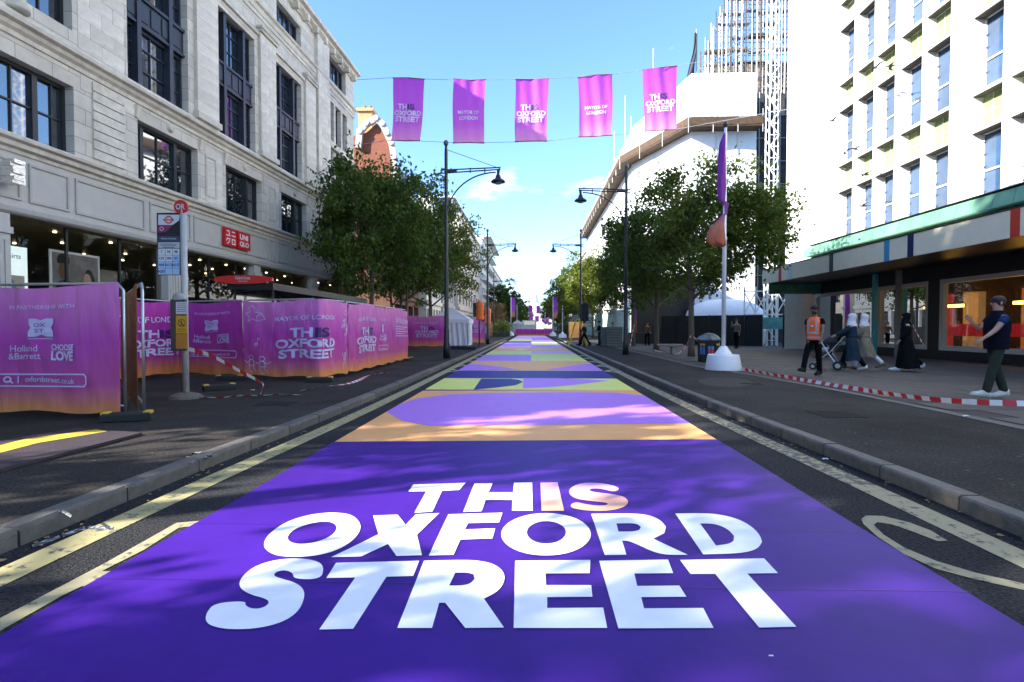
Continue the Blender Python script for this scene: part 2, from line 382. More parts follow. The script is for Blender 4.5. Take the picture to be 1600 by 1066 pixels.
# ================================================================ PRINTED ROAD CARPET
m_pur = mat('vinyl_purple', (.048, .010, .23), .55, .10, 2.5, .12, 9, var2=.16, vs2=.5, spec=.16)
m_blu = mat('vinyl_indigo', (.022, .012, .21), .55, .08, 3, spec=.16)
m_lil = mat('vinyl_lilac', (.44, .19, .72), .55, .06, 3, spec=.2)
m_ora = mat('vinyl_orange', (.80, .40, .15), .55, .06, 3, spec=.2)
m_yg = mat('vinyl_lime', (.68, .72, .18), .55, .06, 3, spec=.2)
m_pnk = mat('vinyl_pink', (.70, .38, .66), .55, .06, 3, spec=.2)
m_wht = mat('vinyl_white', (.86, .87, .90), .55, .05, 4, spec=.2)
cp = thing('street_carpet', 'long purple printed vinyl carpet reading THIS OXFORD STREET down the road', 'carpet', (0, 2, .004))
def cz(y): return .007
q = MB(); ys = [0.8+i*.6 for i in range(160)]
for a, b in zip(ys, ys[1:]):
    q.quad((-2.40+.012*math.sin(a*1.7), a, .006), (2.30+.01*math.sin(a*1.3), a, .006), (2.30+.01*math.sin(b*1.3), b, .006), (-2.40+.012*math.sin(b*1.7), b, .006))
q.build('carpet_sheet', m_pur, cp)
LX, RX = -2.40, 2.30
def Yp(py): return atZ(831, py, .007).y
def band(y0, y1, m, xl=LX, xr=RX, z=.009, nm='printed_band'):
    a, b = Yp(y0), Yp(y1); MB().quad((xl, a, z), (xr, a, z), (xr, b, z), (xl, b, z)).build(nm, m, cp)
def shape(pts, m, z=.012, k=0, nm='printed_shape'):
    MB().poly([chaikin(pts, k) if k else pts], lambda a, b: (max(LX, min(RX, atZ(a, b, z).x)), atZ(a, b, z).y, z)).build(nm, m, cp)
MB().poly([[(LX, Yp(693)), (RX, Yp(684.5)), (RX, Yp(609)), (LX, Yp(611.5))]], lambda a, b: (a, b, .009)).build('printed_band', m_ora, cp)
shape([(1100, 661.5), (900, 663), (750, 665), (672, 665), (630, 658), (604, 644), (618, 632), (650, 623), (700, 616.5), (780, 614), (880, 613), (960, 613.5), (1010, 618)], m_lil)
band(609.5, 591.5, m_yg, z=.0095)
shape([(752, 591.7), (740, 609), (775.6, 605.8), (806, 602), (817.3, 597), (811, 593.6), (797, 591.8)], m_blu)
shape([(818, 590.8), (817, 607), (854, 605.2), (893.7, 602), (952, 594.8), (913.4, 592.6), (870, 591)], m_lil)
band(591.5, 579.5, m_blu); band(579.5, 564.3, m_ora); 
shape([(690, 579.4), (812, 578), (785, 573.5), (750, 569.5), (700, 568.5)], m_lil); shape([(960, 579.4), (850, 578), (880, 573.5), (905, 569.5), (960, 568.5)], m_lil)
band(564.3, 554.6, m_lil, LX, -.03); band(564.3, 553, m_yg, -.03, RX); band(554.6, 548.5, m_yg, LX, -.03); band(553, 548.5, m_pnk, -.03, RX)
band(548.5, 544, m_ora); shape([(800, 546.2), (815, 544.8), (828, 546), (815, 547.6)], m_yg)
band(544, 540.5, m_pnk, LX, -.03); band(544, 539, m_lil, -.03, RX); band(540.5, 536, m_lil, LX, -.03); band(539, 535, m_yg, -.03, RX)
band(536, 533.3, m_blu, LX, -.03); band(535, 531, m_pnk, -.03, RX); band(533.3, 530, m_yg, LX, -.03); band(531, 528, m_lil, -.03, RX); band(530, 527.5, m_pnk, LX, -.03); band(528, 524.4, m_pnk, -.03, RX); band(527.5, 524.4, m_pnk, LX, -.03, z=.0092)
# lettering traced on the carpet
def T3(p): return [(280+x/1.6, 720+y/1.6) for x, y in p]
m_grad = ramp_mat('vinyl_peach_gradient', [(.0, (.80, .40, .22)), (.45, (.85, .42, .35)), (1.0, (.62, .34, .66))], axis=1, rough=.45)
O2 = lambda cx, cy, rx, ry: [(cx+rx*math.cos(2*math.pi*i/40), cy+ry*math.sin(2*math.pi*i/40)) for i in range(40)]
LET = [
 ('T', [[(585, 60), (716, 55), (700, 73), (657, 75), (633, 127), (588, 130), (618, 76), (573, 77)]], 0),
 ('H', [[(738, 57), (784, 56), (773, 79), (835, 79), (837, 55), (882, 55), (884, 125), (832, 125), (833, 98), (766, 98), (756, 126), (710, 128)]], 0),
 ('I', [[(903, 55), (946, 54), (962, 125), (906, 125)]], 0),
 ('S', [[(1104, 67), (1060, 56), (1010, 54), (978, 66), (973, 82), (990, 95), (1030, 101), (1066, 104), (1074, 109), (1058, 113), (1020, 110), (988, 102), (974, 116), (1010, 124), (1060, 126), (1105, 120), (1125, 106), (1116, 91), (1090, 84), (1040, 79), (1023, 74), (1032, 69), (1056, 70), (1090, 79)]], 2),
 ('O', [[(440, 140), (456, 162), (446, 188), (412, 216), (360, 235), (300, 241), (243, 238), (214, 222), (211, 203), (228, 179), (265, 154), (315, 137), (370, 129), (415, 131)], [(388, 155), (396, 170), (381, 188), (345, 203), (305, 209), (276, 204), (269, 190), (285, 172), (320, 158), (360, 151)]], 2),
 ('X', [[(485, 137), (546, 135), (566, 160), (592, 134), (650, 131), (594, 185), (607, 236), (543, 238), (522, 208), (455, 239), (380, 241), (498, 184)]], 0),
 ('F', [[(673, 134), (808, 130), (800, 154), (722, 156), (714, 172), (790, 169), (783, 194), (703, 197), (686, 235), (624, 237)]], 0),
 ('O', [O2(917, 184, 112, 53), O2(918, 179, 49, 28)], 0),
 ('R', [[(1030, 133), (1100, 132), (1140, 132), (1175, 136), (1203, 148), (1217, 165), (1213, 181), (1185, 195), (1271, 235), (1200, 236), (1128, 200), (1107, 200), (1118, 235), (1064, 236)], [(1093, 157), (1098, 177), (1135, 177), (1150, 173), (1154, 166), (1147, 159), (1130, 156)]], 0),
 ('D', [[(1240, 132), (1290, 131), (1330, 132), (1370, 138), (1405, 149), (1435, 167), (1453, 188), (1457, 203), (1449, 217), (1430, 226), (1400, 231), (1360, 233), (1310, 234)], [(1302, 157), (1330, 157), (1353, 162), (1374, 173), (1387, 188), (1386, 200), (1375, 208), (1342, 212)]], 0),
 ('S', [[(362, 268), (350, 252), (305, 243), (240, 247), (185, 265), (152, 295), (150, 317), (175, 334), (218, 345), (226, 355), (212, 367), (186, 371), (165, 363), (166, 350), (88, 356), (68, 380), (65, 402), (85, 415), (130, 422), (200, 419), (260, 403), (297, 378), (313, 345), (312, 321), (290, 304), (255, 295), (235, 287), (243, 277), (265, 273), (284, 280), (287, 296), (354, 296)]], 2),
 ('T', [[(392, 255), (600, 250), (585, 288), (518, 290), (435, 420), (350, 422), (440, 292), (368, 293)]], 0),
 ('R', [[(612, 250), (700, 248), (745, 249), (785, 257), (810, 275), (815, 297), (800, 325), (762, 345), (812, 417), (715, 418), (665, 355), (650, 355), (632, 418), (545, 418)], [(690, 280), (675, 312), (710, 312), (730, 306), (739, 295), (736, 284), (720, 279)]], 0),
 ('E', [[(840, 250), (1028, 248), (1026, 281), (916, 282), (917, 311), (1030, 311), (1033, 340), (920, 341), (920, 368), (1060, 367), (1070, 418), (836, 418)]], 0),
 ('E', [[(1050, 250), (1222, 247), (1235, 281), (1138, 282), (1145, 313), (1250, 312), (1268, 340), (1155, 341), (1162, 369), (1310, 368), (1336, 418), (1098, 419)]], 0),
 ('T', [[(1252, 248), (1462, 244), (1497, 281), (1420, 282), (1543, 415), (1450, 417), (1340, 283), (1278, 283)]], 0)]
for k, (ch, loops, n) in enumerate(LET):
    o = MB().poly([T3(chaikin(p, n) if n else (soften(p) if ch in 'RD' else p)) for p in loops], gnd(.0105)).build('printed_letter', m_grad if k in (2, 3) else m_wht, cp)
q = MB()                                   # seams between the vinyl lengths
for y in (2.9, 3.75, 4.7, 5.75): q.quad((LX, y, .0086), (RX, y+.02, .0086), (RX, y+.025, .0086), (LX, y+.004, .0086))
q.build('seam', mat('vinyl_seam', (.03, .012, .14), .5), cp)

# repaired patch, chewing gum spots and an iron cover on the pavements
MB().poly([chaikin([(a.x, a.y) for a in [atZ(*p, .12) for p in ((1085, 594), (1120, 589), (1165, 592), (1182, 600), (1150, 606), (1105, 603))]])], lambda a, b: (a, b, .1195)).build('tarmac_patch', mat('brown_patch', (.030, .024, .02), .9, .5, 9), bpy.data.objects['pavement_right'])
q = MB(); rr = random.Random(12)
for i in range(420):
    s = rr.choice((-1, 1)); x = s*rr.uniform(3.5, 7.2); y = 2.5+rr.random()**1.5*18; r = rr.uniform(.010, .022)
    q.add([(x+r*math.cos(a)*rr.uniform(.8, 1.2), y+r*math.sin(a), .1192) for a in np.linspace(0, 6.283, 8)[:-1]], [tuple(range(7))])
tag(q.build('gum_spots', mat('gum_grey', (.075, .072, .07), .95, .2, 30)), 'pale chewing gum spots dotted over both tarmac pavements', 'gum', kind='stuff')
for x, y, w_, d_ in ((-4.3, 9.0, .6, .45), (4.5, 8.2, .6, .6), (5.0, 12.6, .45, .3)):
    c = MB().box(x-w_/2, x+w_/2, y-d_/2, y+d_/2, .10, .1205).build('access_cover', mat('cast_iron', (.026, .025, .024), .9, .4, 25, spec=.08), bpy.data.objects['pavement_left' if x < 0 else 'pavement_right'])

# ================================================================ LEFT: stone store building (local x = out to street, y = along)
m_stone = ashlar_mat('portland_stone', (.64, .58, .495))
m_stone2 = [mat('stone_block_%d' % i, c, .8, .12, 4, .15, 40, var2=.14, vs2=.8) for i, c in enumerate([(.66, .60, .515), (.61, .555, .475), (.70, .64, .55)])]
m_trim = mat('stone_trim', (.61, .555, .465), .8, .16, 5, .15, 40, var2=.2, vs2=.7)
m_navy = mat('navy_metal', (.020, .024, .036), .4, .15, 6)
m_black = mat('black_metal', (.012, .012, .013), .45, .1, 6)
m_pane = mat('window_glass', (.012, .018, .028), .03, 0, spec=1.0); m_pane.node_tree.nodes['Principled BSDF'].inputs['IOR'].default_value = 2.0
m_glass = glass_mat('shop_glass')
m_fas = mat('fascia_paint', (.48, .46, .42), .55, .06, 3)
m_fas2 = mat('fascia_moulding', (.42, .40, .365), .5, .06, 3)
m_blind = mat('window_blind', (.55, .55, .53), .8)
SB = thing('stone_store', 'long pale stone store building with navy window bays and grey shop fascia', 'building', (-12.4, 0, 0), rz=-R_(1.95))
LM = lambda s, t, z: (t, s, z)
S0, S1 = 3.0, 34.25
BAYS = [(15.75, 18.45), (20.2, 22.7), (24.5, 27.0)]
WIN1 = [(4.6, 7.9), (9.6, 13.9)]+[(a+.35, b+.45) for a, b in BAYS]+[(30.4, 32.9)]
holes = []
for a, b in WIN1: holes.append((a, b, 5.9, 7.66))
for a, b in BAYS: holes.append((a, b, 8.72, 13.45)); holes.append((a+.1, b, 15.22, 16.3))
PAV = [(9.3, 10.5), (10.9, 12.2), (12.62, 13.9), (4.0, 5.2), (5.6, 6.9)]
for a, b in PAV: holes += [(a, b, 9.1, 11.9), (a, b, 12.6, 14.6)]
holes += [(30.4, 32.9, 9.2, 11.4), (30.4, 31.1, 12.0, 14.2), (31.35, 32.15, 12.0, 14.2), (32.4, 33.1, 12.0, 14.2), (30.5, 32.95, 15.4, 16.75)]
q = MB(); wall_grid(q, LM, S0, S1, 5.65, 17.3, holes, .45)
q.quad((0, S1, 0), (-18, S1, 0), (-18, S1, 17.3), (0, S1, 17.3)); q.quad((0, S0, 0), (-18, S0, 0), (-18, S0, 17.3), (0, S0, 17.3)); q.quad((0, S0, 17.3), (0, S1, 17.3), (-18, S1, 17.3), (-18, S0, 17.3))
q.build('wall', m_stone, SB, local=True)
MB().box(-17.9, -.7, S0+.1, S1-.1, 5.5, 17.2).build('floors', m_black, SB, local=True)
# set-back roof storeys
MB().box(-18, -5.2, S0, S1-1.5, 17.3, 23.6).build('roof_storey', m_trim, SB, local=True)
def ledge(z0, prof, nm='cornice', s0=S0, s1=S1+.02, m=None):
    """moulded course: prof = [(out, z)]"""
    q = MB(); pts = [(-.05, prof[0][1])]+prof+[(-.05, prof[-1][1])]
    q.loft([[(x, s0, z0+z) for x, z in pts], [(x, s1, z0+z) for x, z in pts]]); return q.build(nm, m or m_trim, SB, local=True)
ledge(5.42, [(.10, 0), (.12, .08), (.22, .12), (.24, .22), (.34, .26), (.36, .33), (.10, .40), (.06, .46)])
ledge(8.12, [(.05, 0), (.07, .10), (.16, .16), (.20, .24), (.32, .28), (.34, .36), (.12, .42), (.08, .58), (.0, .6)])
ledge(14.55, [(.05, 0), (.06, .16), (.10, .18), (.11, .40), (.2, .44), (.22, .52), (.06, .58)])
ledge(15.02, [(.12, 0), (.14, .10), (.04, .14)])
ledge(16.85, [(.06, 0), (.10, .1), (.26, .2), (.30, .28), (.48, .33), (.50, .44), (.12, .5)])
MB().box(-.3, .08, S0, S1, 17.35, 17.9).build('parapet', m_trim, SB, local=True)
for s in np.arange(S0+1, S1, 1.1):
    MB().box(.03, .34, s, s+.22, 16.72, 17.02).build('bracket', m_trim, SB, local=True)
# stone blocks of the piers, each set slightly proud
bm_ = [MB().hexa([(0, .006, .006), (.07, .006, .006), (.07, .994, .006), (0, .994, .006), (0, .006, .994), (.07, .006, .994), (.07, .994, .994), (0, .994, .994)]).mesh('stone_block', m) for m in m_stone2]
nb = 0
def blocks(s0, s1, z0, z1, bw, bh, t=0.0):
    global nb
    rows = max(1, round((z1-z0)/bh)); h = (z1-z0)/rows; cols = max(1, round((s1-s0)/bw)); wd = (s1-s0)/cols
    for r in range(rows):
        cuts = [s0+i*wd for i in range(cols+1)]
        if r % 2 and cols > 1: cuts = [s0]+[c-wd/2 for c in cuts[1:]]+[s1]
        for a, b in zip(cuts, cuts[1:]):
            if nb > 298: return
            piece('stone_block', random.choice(bm_), SB, (t-.055+random.uniform(-.003, .003), a, z0+r*h), scale=(1, b-a, h), world=False); nb += 1
blocks(14.05, 15.6, 8.75, 14.5, 1.0, .41); blocks(18.75, 19.95, 8.95, 13.9, .8, .41, .12); blocks(22.95, 24.25, 8.95, 13.9, .8, .41, .12); blocks(27.25, 28.4, 8.95, 13.9, .8, .41, .12)
blocks(19.3, 20.3, 5.95, 7.9, 1.0, .45); blocks(23.6, 24.6, 5.95, 7.9, 1.0, .45); blocks(14.1, 16.0, 7.7, 8.1, .95, .4)
blocks(28.55, 30.1, 8.75, 14.5, .8, .41, .2)
for a, b in ((18.75, 19.95), (22.95, 24.25), (27.25, 28.4)):   # pilaster cores, bases and caps
    MB().box(-.02, .10, a+.01, b-.01, 8.75, 13.92).build('pilaster', m_trim, SB, local=True)
    MB().box(-.02, .22, a-.08, b+.08, 8.72, 8.93).build('pilaster_base', m_trim, SB, local=True)
    q = MB().box(-.02, .22, a-.05, b+.05, 13.92, 14.05); q.box(-.02, .27, a-.1, b+.1, 14.05, 14.16); q.build('pilaster_capital', m_trim, SB, local=True)
MB().box(-.02, .18, 28.56, 30.09, 8.75, 16.8).build('pier', m_trim, SB, local=True)
for z in np.arange(6.0, 7.9, .26):          # rusticated bands
    for a, b in ((14.45, 15.55), (29.0, 29.9)): MB().box(-.02, .06, a, b, z, z+.225).build('rusticated_band', m_trim, SB, local=True)
for c in (19.6, 23.95, 28.2):            # framed panels and roundels between the first-floor windows
    q = MB()
    for (a, b, z, y) in ((c-.32, c+.32, 7.55, 7.62), (c-.32, c+.32, 6.15, 6.22), (c-.32, c-.25, 6.22, 7.55), (c+.25, c+.32, 6.22, 7.55)): q.box(0, .05, a, b, z, y)
    q.build('stone_panel', m_trim, SB, local=True)
for a, b in WIN1[2:]:
    q = MB(); c = (a+b)/2
    q.loft([[(.0, c+.17*math.cos(t), 7.92+.17*math.sin(t)) for t in np.linspace(0, 2*math.pi, 14)[:-1]], [(.09, c+.12*math.cos(t), 7.92+.12*math.sin(t)) for t in np.linspace(0, 2*math.pi, 14)[:-1]]]); q.build('roundel', m_trim, SB, local=True)
    for e in (a-.12, b+.05): MB().hexa([(0, e, 7.68), (.06, e, 7.68), (.06, e+.1, 7.68), (0, e+.1, 7.68), (0, e-.02, 8.05), (.14, e-.02, 8.05), (.14, e+.12, 8.05), (0, e+.12, 8.05)]).build('console', m_trim, SB, local=True)
def window(s0, s1, z0, z1, cols, rows, t=-.30, fr=.09, m=m_black, thick=.14, name='window', mull=()):
    """metal-framed window: frame with bars, glass and its sub-parts"""
    q = MB(); t0 = t-.05
    q.box(t0, t+.06, s0, s0+fr, z0, z1); q.box(t0, t+.06, s1-fr, s1, z0, z1); q.box(t0, t+.055, s0+fr, s1-fr, z1-fr, z1); q.box(t0, t+.055, s0+fr, s1-fr, z0, z0+fr)
    for c in mull: q.box(t0, t+.07, c-thick/2, c+thick/2, z0+fr, z1-fr)
    f = q.build(name, m, SB, local=True)
    q = MB()
    for c in cols: q.box(t-.03, t+.02, c-.018, c+.018, z0+fr, z1-fr)
    for r in rows: q.box(t-.03, t+.025, s0+fr, s1-fr, r-.02, r+.02)
    if q.v: q.build('glazing_bar', m, f, local=True)
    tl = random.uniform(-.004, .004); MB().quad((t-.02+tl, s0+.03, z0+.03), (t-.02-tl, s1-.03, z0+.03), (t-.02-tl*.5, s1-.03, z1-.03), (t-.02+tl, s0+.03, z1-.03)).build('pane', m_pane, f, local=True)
    return f
for a, b in WIN1[2:]:
    w_ = b-a; window(a, b, 5.9, 7.66, [a+w_*.42], [6.75], mull=(a+w_*.16, a+w_*.70))
window(9.6, 13.9, 5.9, 7.66, [10.3, 11.7, 12.5, 13.55], [6.75], mull=(11.0, 13.05)); window(4.6, 7.9, 5.9, 7.66, [5.4, 7.2], [6.75], mull=(6.2,))
for a, b in BAYS:
    w_ = b-a; c1, c2 = a+w_*.22, a+w_*.74
    for z0, z1 in ((8.72, 10.62), (11.55, 13.45)):
        window(a, b, z0, z1, [a+w_*.48], [z0+1.33, z0+.66], m=m_navy, mull=(c1, c2))
        q = MB()
        for k in range(4): q.lathe([(.0, 0), (.035, 0), (.035, .02), (0, .02)], (-.42, a+.5+k*w_*.22, z1-.24), 8)
        q.build('ceiling_spot', mat('interior_spot', (1, .93, .8), emit=9), SB, local=True)
    p = MB().box(-.4, -.16, a+.01, b-.01, 10.62, 11.55).build('spandrel', m_navy, SB, local=True)
    q = MB()
    for k in range(5):
        e = a+.12+k*(w_-.24)/5; q.box(-.17, -.13, e+.06, e+(w_-.24)/5-.06, 10.82, 11.38)
    q.box(-.17, -.09, a+.01, b-.01, 11.45, 11.55); q.box(-.17, -.10, a+.01, b-.01, 10.62, 10.70); q.build('spandrel_moulding', m_navy, p, local=True)
    for e in (c1, c2): MB().box(-.3, -.08, e-.085, e+.085, 8.72, 13.45).build('mullion', m_navy, SB, local=True)
    q = MB(); n_ = 12                      # shaped stone head under the entablature
    q.box(-.30, -.02, a, b, 13.46, 13.60); q.box(-.02, .10, a-.2, b+.2, 13.75, 13.9); q.build('window_head', m_trim, SB, local=True)
    window(a+.1, b, 15.22, 16.3, [a+w_*.5], [], m=m_navy, mull=(a+w_*.28, a+w_*.72))
for a, b in PAV:
    for z0, z1 in ((9.1, 11.9), (12.6, 14.6)): window(a, b, z0, z1, [(a+b)/2], [z0+(z1-z0)*.62], m=m_black)
for c in (10.7, 12.41, 5.4):
    q = MB().lathe([(.24, 8.75), (.24, 8.85), (.19, 8.92), (.17, 9.0), (.165, 10.5), (.14, 11.7), (.2, 11.8), (.22, 11.95)], (.02, c, 0), 16); q.build('column', m_trim, SB, True, local=True)
window(30.4, 32.9, 9.2, 11.4, [31.6], [10.6], mull=(31.0, 32.2)); window(30.5, 32.95, 15.4, 16.75, [31.7], [], m=m_navy, mull=(31.2, 32.3))
for a, b in ((30.4, 31.1), (31.35, 32.15), (32.4, 33.1)): window(a, b, 12.0, 14.2, [(a+b)/2], [13.3])
for c in (30.9, 32.3): MB().lathe([(.2, 9.2), (.15, 9.3), (.14, 10.6), (.12, 11.1), (.2, 11.3)], (.0, c, 0), 14).build('column', m_trim, SB, True, local=True)
MB().box(-.02, .24, 30.1, 33.3, 11.45, 11.7).build('balcony_ledge', m_trim, SB, local=True)
# fascia band with framed panels
MB().box(-.5, .06, S0, S1, 4.15, 5.44).build('fascia', m_fas, SB, local=True)
ledge(4.02, [(.08, 0), (.13, .05), (.14, .14), (.08, .18)], 'fascia_moulding', m=m_fas2)
for a, b in [(8.0, 10.2), (10.4, 12.35), (12.55, 13.63), (13.81, 16.23), (16.44, 18.35), (18.51, 23.41), (23.63, 24.13), (24.36, 25.45), (25.64, 28.17), (28.4, 31.0), (31.2, 33.9)]:
    q = MB()
    for x0, x1, y0, y1 in ((a, b, 5.22, 5.28), (a, b, 4.36, 4.42), (a, a+.06, 4.42, 5.22), (b-.06, b, 4.42, 5.22)): q.box(.05, .10, x0, x1, y0, y1)
    q.build('fascia_panel', m_fas2, SB, local=True)
# ground floor: pilasters, glazing, interior
def fluted(a, b):
    q = MB().box(-.35, .05, a, b, .1, 4.02); q.box(-.3, .10, a-.03, b+.03, .1, .5); q.box(-.3, .10, a-.03, b+.03, 3.55, 3.7)
    k = max(2, int((b-a)/.13))
    for i in range(k): e = a+.05+i*(b-a-.1)/k; q.box(.05, .075, e+.02, e+(b-a-.1)/k-.02, .6, 3.4)
    return q.build('shop_pilaster', m_fas, SB, local=True)
PIL = [(7.0, 7.6), (11.4, 12.1), (17.25, 18.0), (22.4, 22.9), (27.9, 28.6), (33.5, 34.2)]
for a, b in PIL: fluted(a, b)
m_warm = mat('warm_interior', (.30, .24, .13), .6, .3, 2); m_green = mat('green_shop_wall', (.015, .07, .02), .6, .4, 1.5)
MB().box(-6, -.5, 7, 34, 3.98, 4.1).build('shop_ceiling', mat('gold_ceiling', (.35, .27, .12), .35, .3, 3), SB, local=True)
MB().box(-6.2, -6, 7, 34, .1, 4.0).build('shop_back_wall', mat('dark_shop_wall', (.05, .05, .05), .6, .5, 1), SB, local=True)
MB().quad((-6, 7, .121), (0, 7, .121), (0, 34.2, .121), (-6, 34.2, .121)).build('shop_floor', mat('shop_floor', (.2, .18, .15), .3), SB, local=True)
MB().box(-2.5, -2.4, 12.3, 13.6, .12, 3.6).build('display_wall', m_green, SB, local=True)
MB().box(-1.6, -1.5, 15.4, 17.0, .12, 3.2).build('display_wall', mat('beige_display', (.28, .25, .21), .7), SB, local=True)
m_lamp = mat('shop_downlight', (1, .78, .42), emit=3.5)
for (a, _), (b, _2) in zip([(p[1], 0) for p in PIL], [(p[0], 0) for p in PIL[1:]]):
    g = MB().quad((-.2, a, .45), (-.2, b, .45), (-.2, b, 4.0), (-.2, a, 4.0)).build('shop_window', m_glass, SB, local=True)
    q = MB().box(-.26, -.14, a, b, .12, .45)
    for e in np.arange(a+1.7, b-.8, 1.75): q.box(-.23, -.17, e-.03, e+.03, .45, 4.0)
    q.build('window_bar', m_black, g, local=True)
    for i in range(3):
        for j in np.arange(a+.5, b-.2, 1.7):
            MB().lathe([(0, 0), (.04, 0), (.04, .02), (0, .02)], (-.9-i*1.5, j+random.uniform(-.1, .1), 3.955), 10).build('downlight', m_lamp, SB, local=True)
# UNIQLO signs on the fascia
def sq_sign(a, b, z0, z1, kind, t=.10, Mx=None):
    Mx = Mx or (lambda s, d, z: (t+d, s, z))
    s = MB().mbox(Mx, a, b, 0, .10, z0, z1).build('shop_sign', mat('sign_red', (.55, .012, .016), .35, .03), SB, local=True)
    U = lambda u, v: Mx(a+u*(b-a), .106, z0+v*(z1-z0)); q = MB(); R4 = lambda x0, x1, y0, y1: q.quad(U(x0, y0), U(x1, y0), U(x1, y1), U(x0, y1))
    if kind == 'kana':
        R4(.16, .40, .80, .86); R4(.34, .40, .62, .80); R4(.10, .46, .56, .62)                       # yu
        R4(.60, .86, .80, .86); R4(.56, .90, .58, .64)                                                # ni
        stroke(q, [(.22, .44), (.12, .28)], .06, U); stroke(q, [(.20, .41), (.43, .41), (.36, .24), (.20, .12)], .06, U)   # ku
        R4(.58, .88, .38, .44); R4(.58, .88, .12, .18); R4(.58, .64, .18, .38); R4(.82, .88, .18, .38)  # ro
    else:
        put_text(q, 'UNI', U, .14, .80, .55, .86, .03); put_text(q, 'QLO', U, .12, .86, .12, .44, .03)
    q.build('lettering', mat('sign_white', (.85, .85, .85), .5, .02), s, local=True); return s
sq_sign(20.11, 20.88, 4.50, 5.18, 'kana'); sq_sign(20.98, 21.86, 4.50, 5.18, 'latin')
sq_sign(.35, .95, 4.75, 5.42, 'latin', Mx=lambda s, d, z: (s, 33.3-d, z)); MB().bar((.0, 33.33, 5.1), (.4, 33.33, 5.1), .05).build('sign_bracket', m_black, SB, local=True)
# silver wrapped box hanging near the left edge
q = MB()
for i in range(7):
    a = .02*math.sin(i*2.3); q.box(.2+a, .5+a*1.5, 11.75+a, 12.05-a, 4.62+i*.075, 4.62+i*.075+.078)
q.build('wrapped_lantern', mat('silver_foil', (.75, .73, .68), .25, .2, 12, .8, 25, metal=1), SB, local=True)
# posters in the windows
def poster(s0, s1, z0, z1, t, label):
    p = MB().box(t-.03, t, s0, s1, z0, z1)
    return lambda u, v, d=.006: (t+d, s0+u*(s1-s0), z0+v*(z1-z0)), p
U, p = poster(12.1, 12.95, 1.9, 3.35, -.42, ''); p = p.build('window_poster', mat('poster_pale', (.62, .72, .70), .6, .02, emit=.25), SB, local=True)
q = MB(); put_text(q, 'ard Shirts', lambda u, v: U(u, v), .02, .8, .80, .88, .005); q.build('lettering', m_black, p, local=True)
q = MB(); q.poly([[(.0, 0), (.9, 0), (.9, .52), (.0, .52)]], lambda u, v: U(u, v, .004)); q.build('printed_area', mat('poster_beige', (.45, .42, .36), .7, .05), p, local=True)
q = MB(); q.poly([chaikin([(.0, .1), (.0, .45), (.2, .5), (.32, .38), (.45, .48), (.62, .42), (.75, .1)])], lambda u, v: U(u, v, .008)); q.build('printed_shirt', mat('poster_denim', (.16, .24, .30), .7, .3, 14), p, local=True)
U2, p = poster(13.55, 15.1, 1.9, 3.42, -.42, ''); p = p.build('window_poster', mat('poster_white', (.75, .76, .75), .5, .02), SB, local=True)
q = MB().poly([[(.04, 0), (.96, 0), (.96, .96), (.04, .96)]], lambda u, v: U2(u, v, .004)); q.build('printed_area', mat('poster_grey', (.22, .20, .19), .6, .4, 2), p, local=True)
for c, pts in (((.012, .014, .05), [(.05, 0), (.08, .4), (.2, .5), (.36, .5), (.5, .38), (.55, 0)]), ((.2, .09, .04), [(.17, .52), (.15, .72), (.22, .82), (.32, .8), (.36, .66), (.3, .5)]), ((.01, .008, .008), [(.12, .76), (.14, .92), (.26, .96), (.38, .9), (.36, .74), (.28, .8)]),
               ((.15, .35, .65), [(.56, 0), (.58, .3), (.7, .38), (.86, .34), (.95, .2), (.95, 0)]), ((.5, .27, .19), [(.66, .4), (.64, .56), (.7, .66), (.79, .62), (.8, .48), (.74, .38)]), ((.015, .01, .01), [(.66, .62), (.72, .74), (.84, .7), (.92, .4), (.84, .42), (.79, .62), (.72, .66)])):
    MB().poly([chaikin(pts)], lambda u, v, c=c: U2(u, v, .006+.002*(c[0] < .02))).build('printed_figure', mat('poster_ink_%.3f' % sum(c), c, .6, .08), p, local=True)

# ================================================================ RIGHT: white gridded department store with canopy
m_white = mat('white_render', (.78, .77, .73), .7, .05, 3, var2=.06, vs2=.4)
m_gtile = [mat('green_panel_%d' % i, c, .45, .08, 5) for i, c in enumerate([(.22, .29, .12), (.25, .31, .14), (.20, .27, .13)])]
m_copper = [mat('copper_green_%d' % i, c, .6, .12, 4) for i, c in enumerate([(.11, .27, .17), (.13, .30, .19), (.10, .24, .16)])]
m_cream = [mat('cream_panel_%d' % i, c, .4, .05, 2) for i, c in enumerate([(.84, .75, .52), (.80, .72, .50), (.86, .78, .56)])]
DS = thing('department_store', 'white gridded department store with green spandrels above a long cream canopy', 'building', (15, 16, 0))
RM = lambda s, t, z: (15-t, s, z)
DEP = .46
cc = [26.84, 25.33, 23.92, 22.36, 20.93, 18.71, 17.2, 15.7, 14.2, 12.7]
rows_w = [(5.78, 8.0), (9.38, 11.9), (13.3, 15.8), (17.2, 19.7)]; rows_g = [(8.1, 9.26), (12.0, 13.18), (15.9, 17.08), (19.8, 21.0)]
hl = []
for c in cc:
    for a, b in rows_w+rows_g: hl.append((c-.60, c+.60, a, b))
q = MB(); wall_grid(q, RM, 2, 32.9, 4.9, 24, hl, DEP)
q.quad((15, 32.9, 0.1), (34, 32.9, 0.1), (34, 32.9, 24), (15, 32.9, 24)); q.quad((15, 2, 24), (34, 2, 24), (34, 32.9, 24), (15, 32.9, 24)); q.quad((15, 2, .1), (34, 2, .1), (34, 2, 24), (15, 2, 24))
q.build('wall', m_white, DS)
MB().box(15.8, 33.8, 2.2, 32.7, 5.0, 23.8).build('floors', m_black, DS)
m_pane2 = mat('sky_reflection_glass', (.035, .075, .15), .05, .4, .5, spec=1.0)  # blue base colour stands in for the sky reflected in the panes
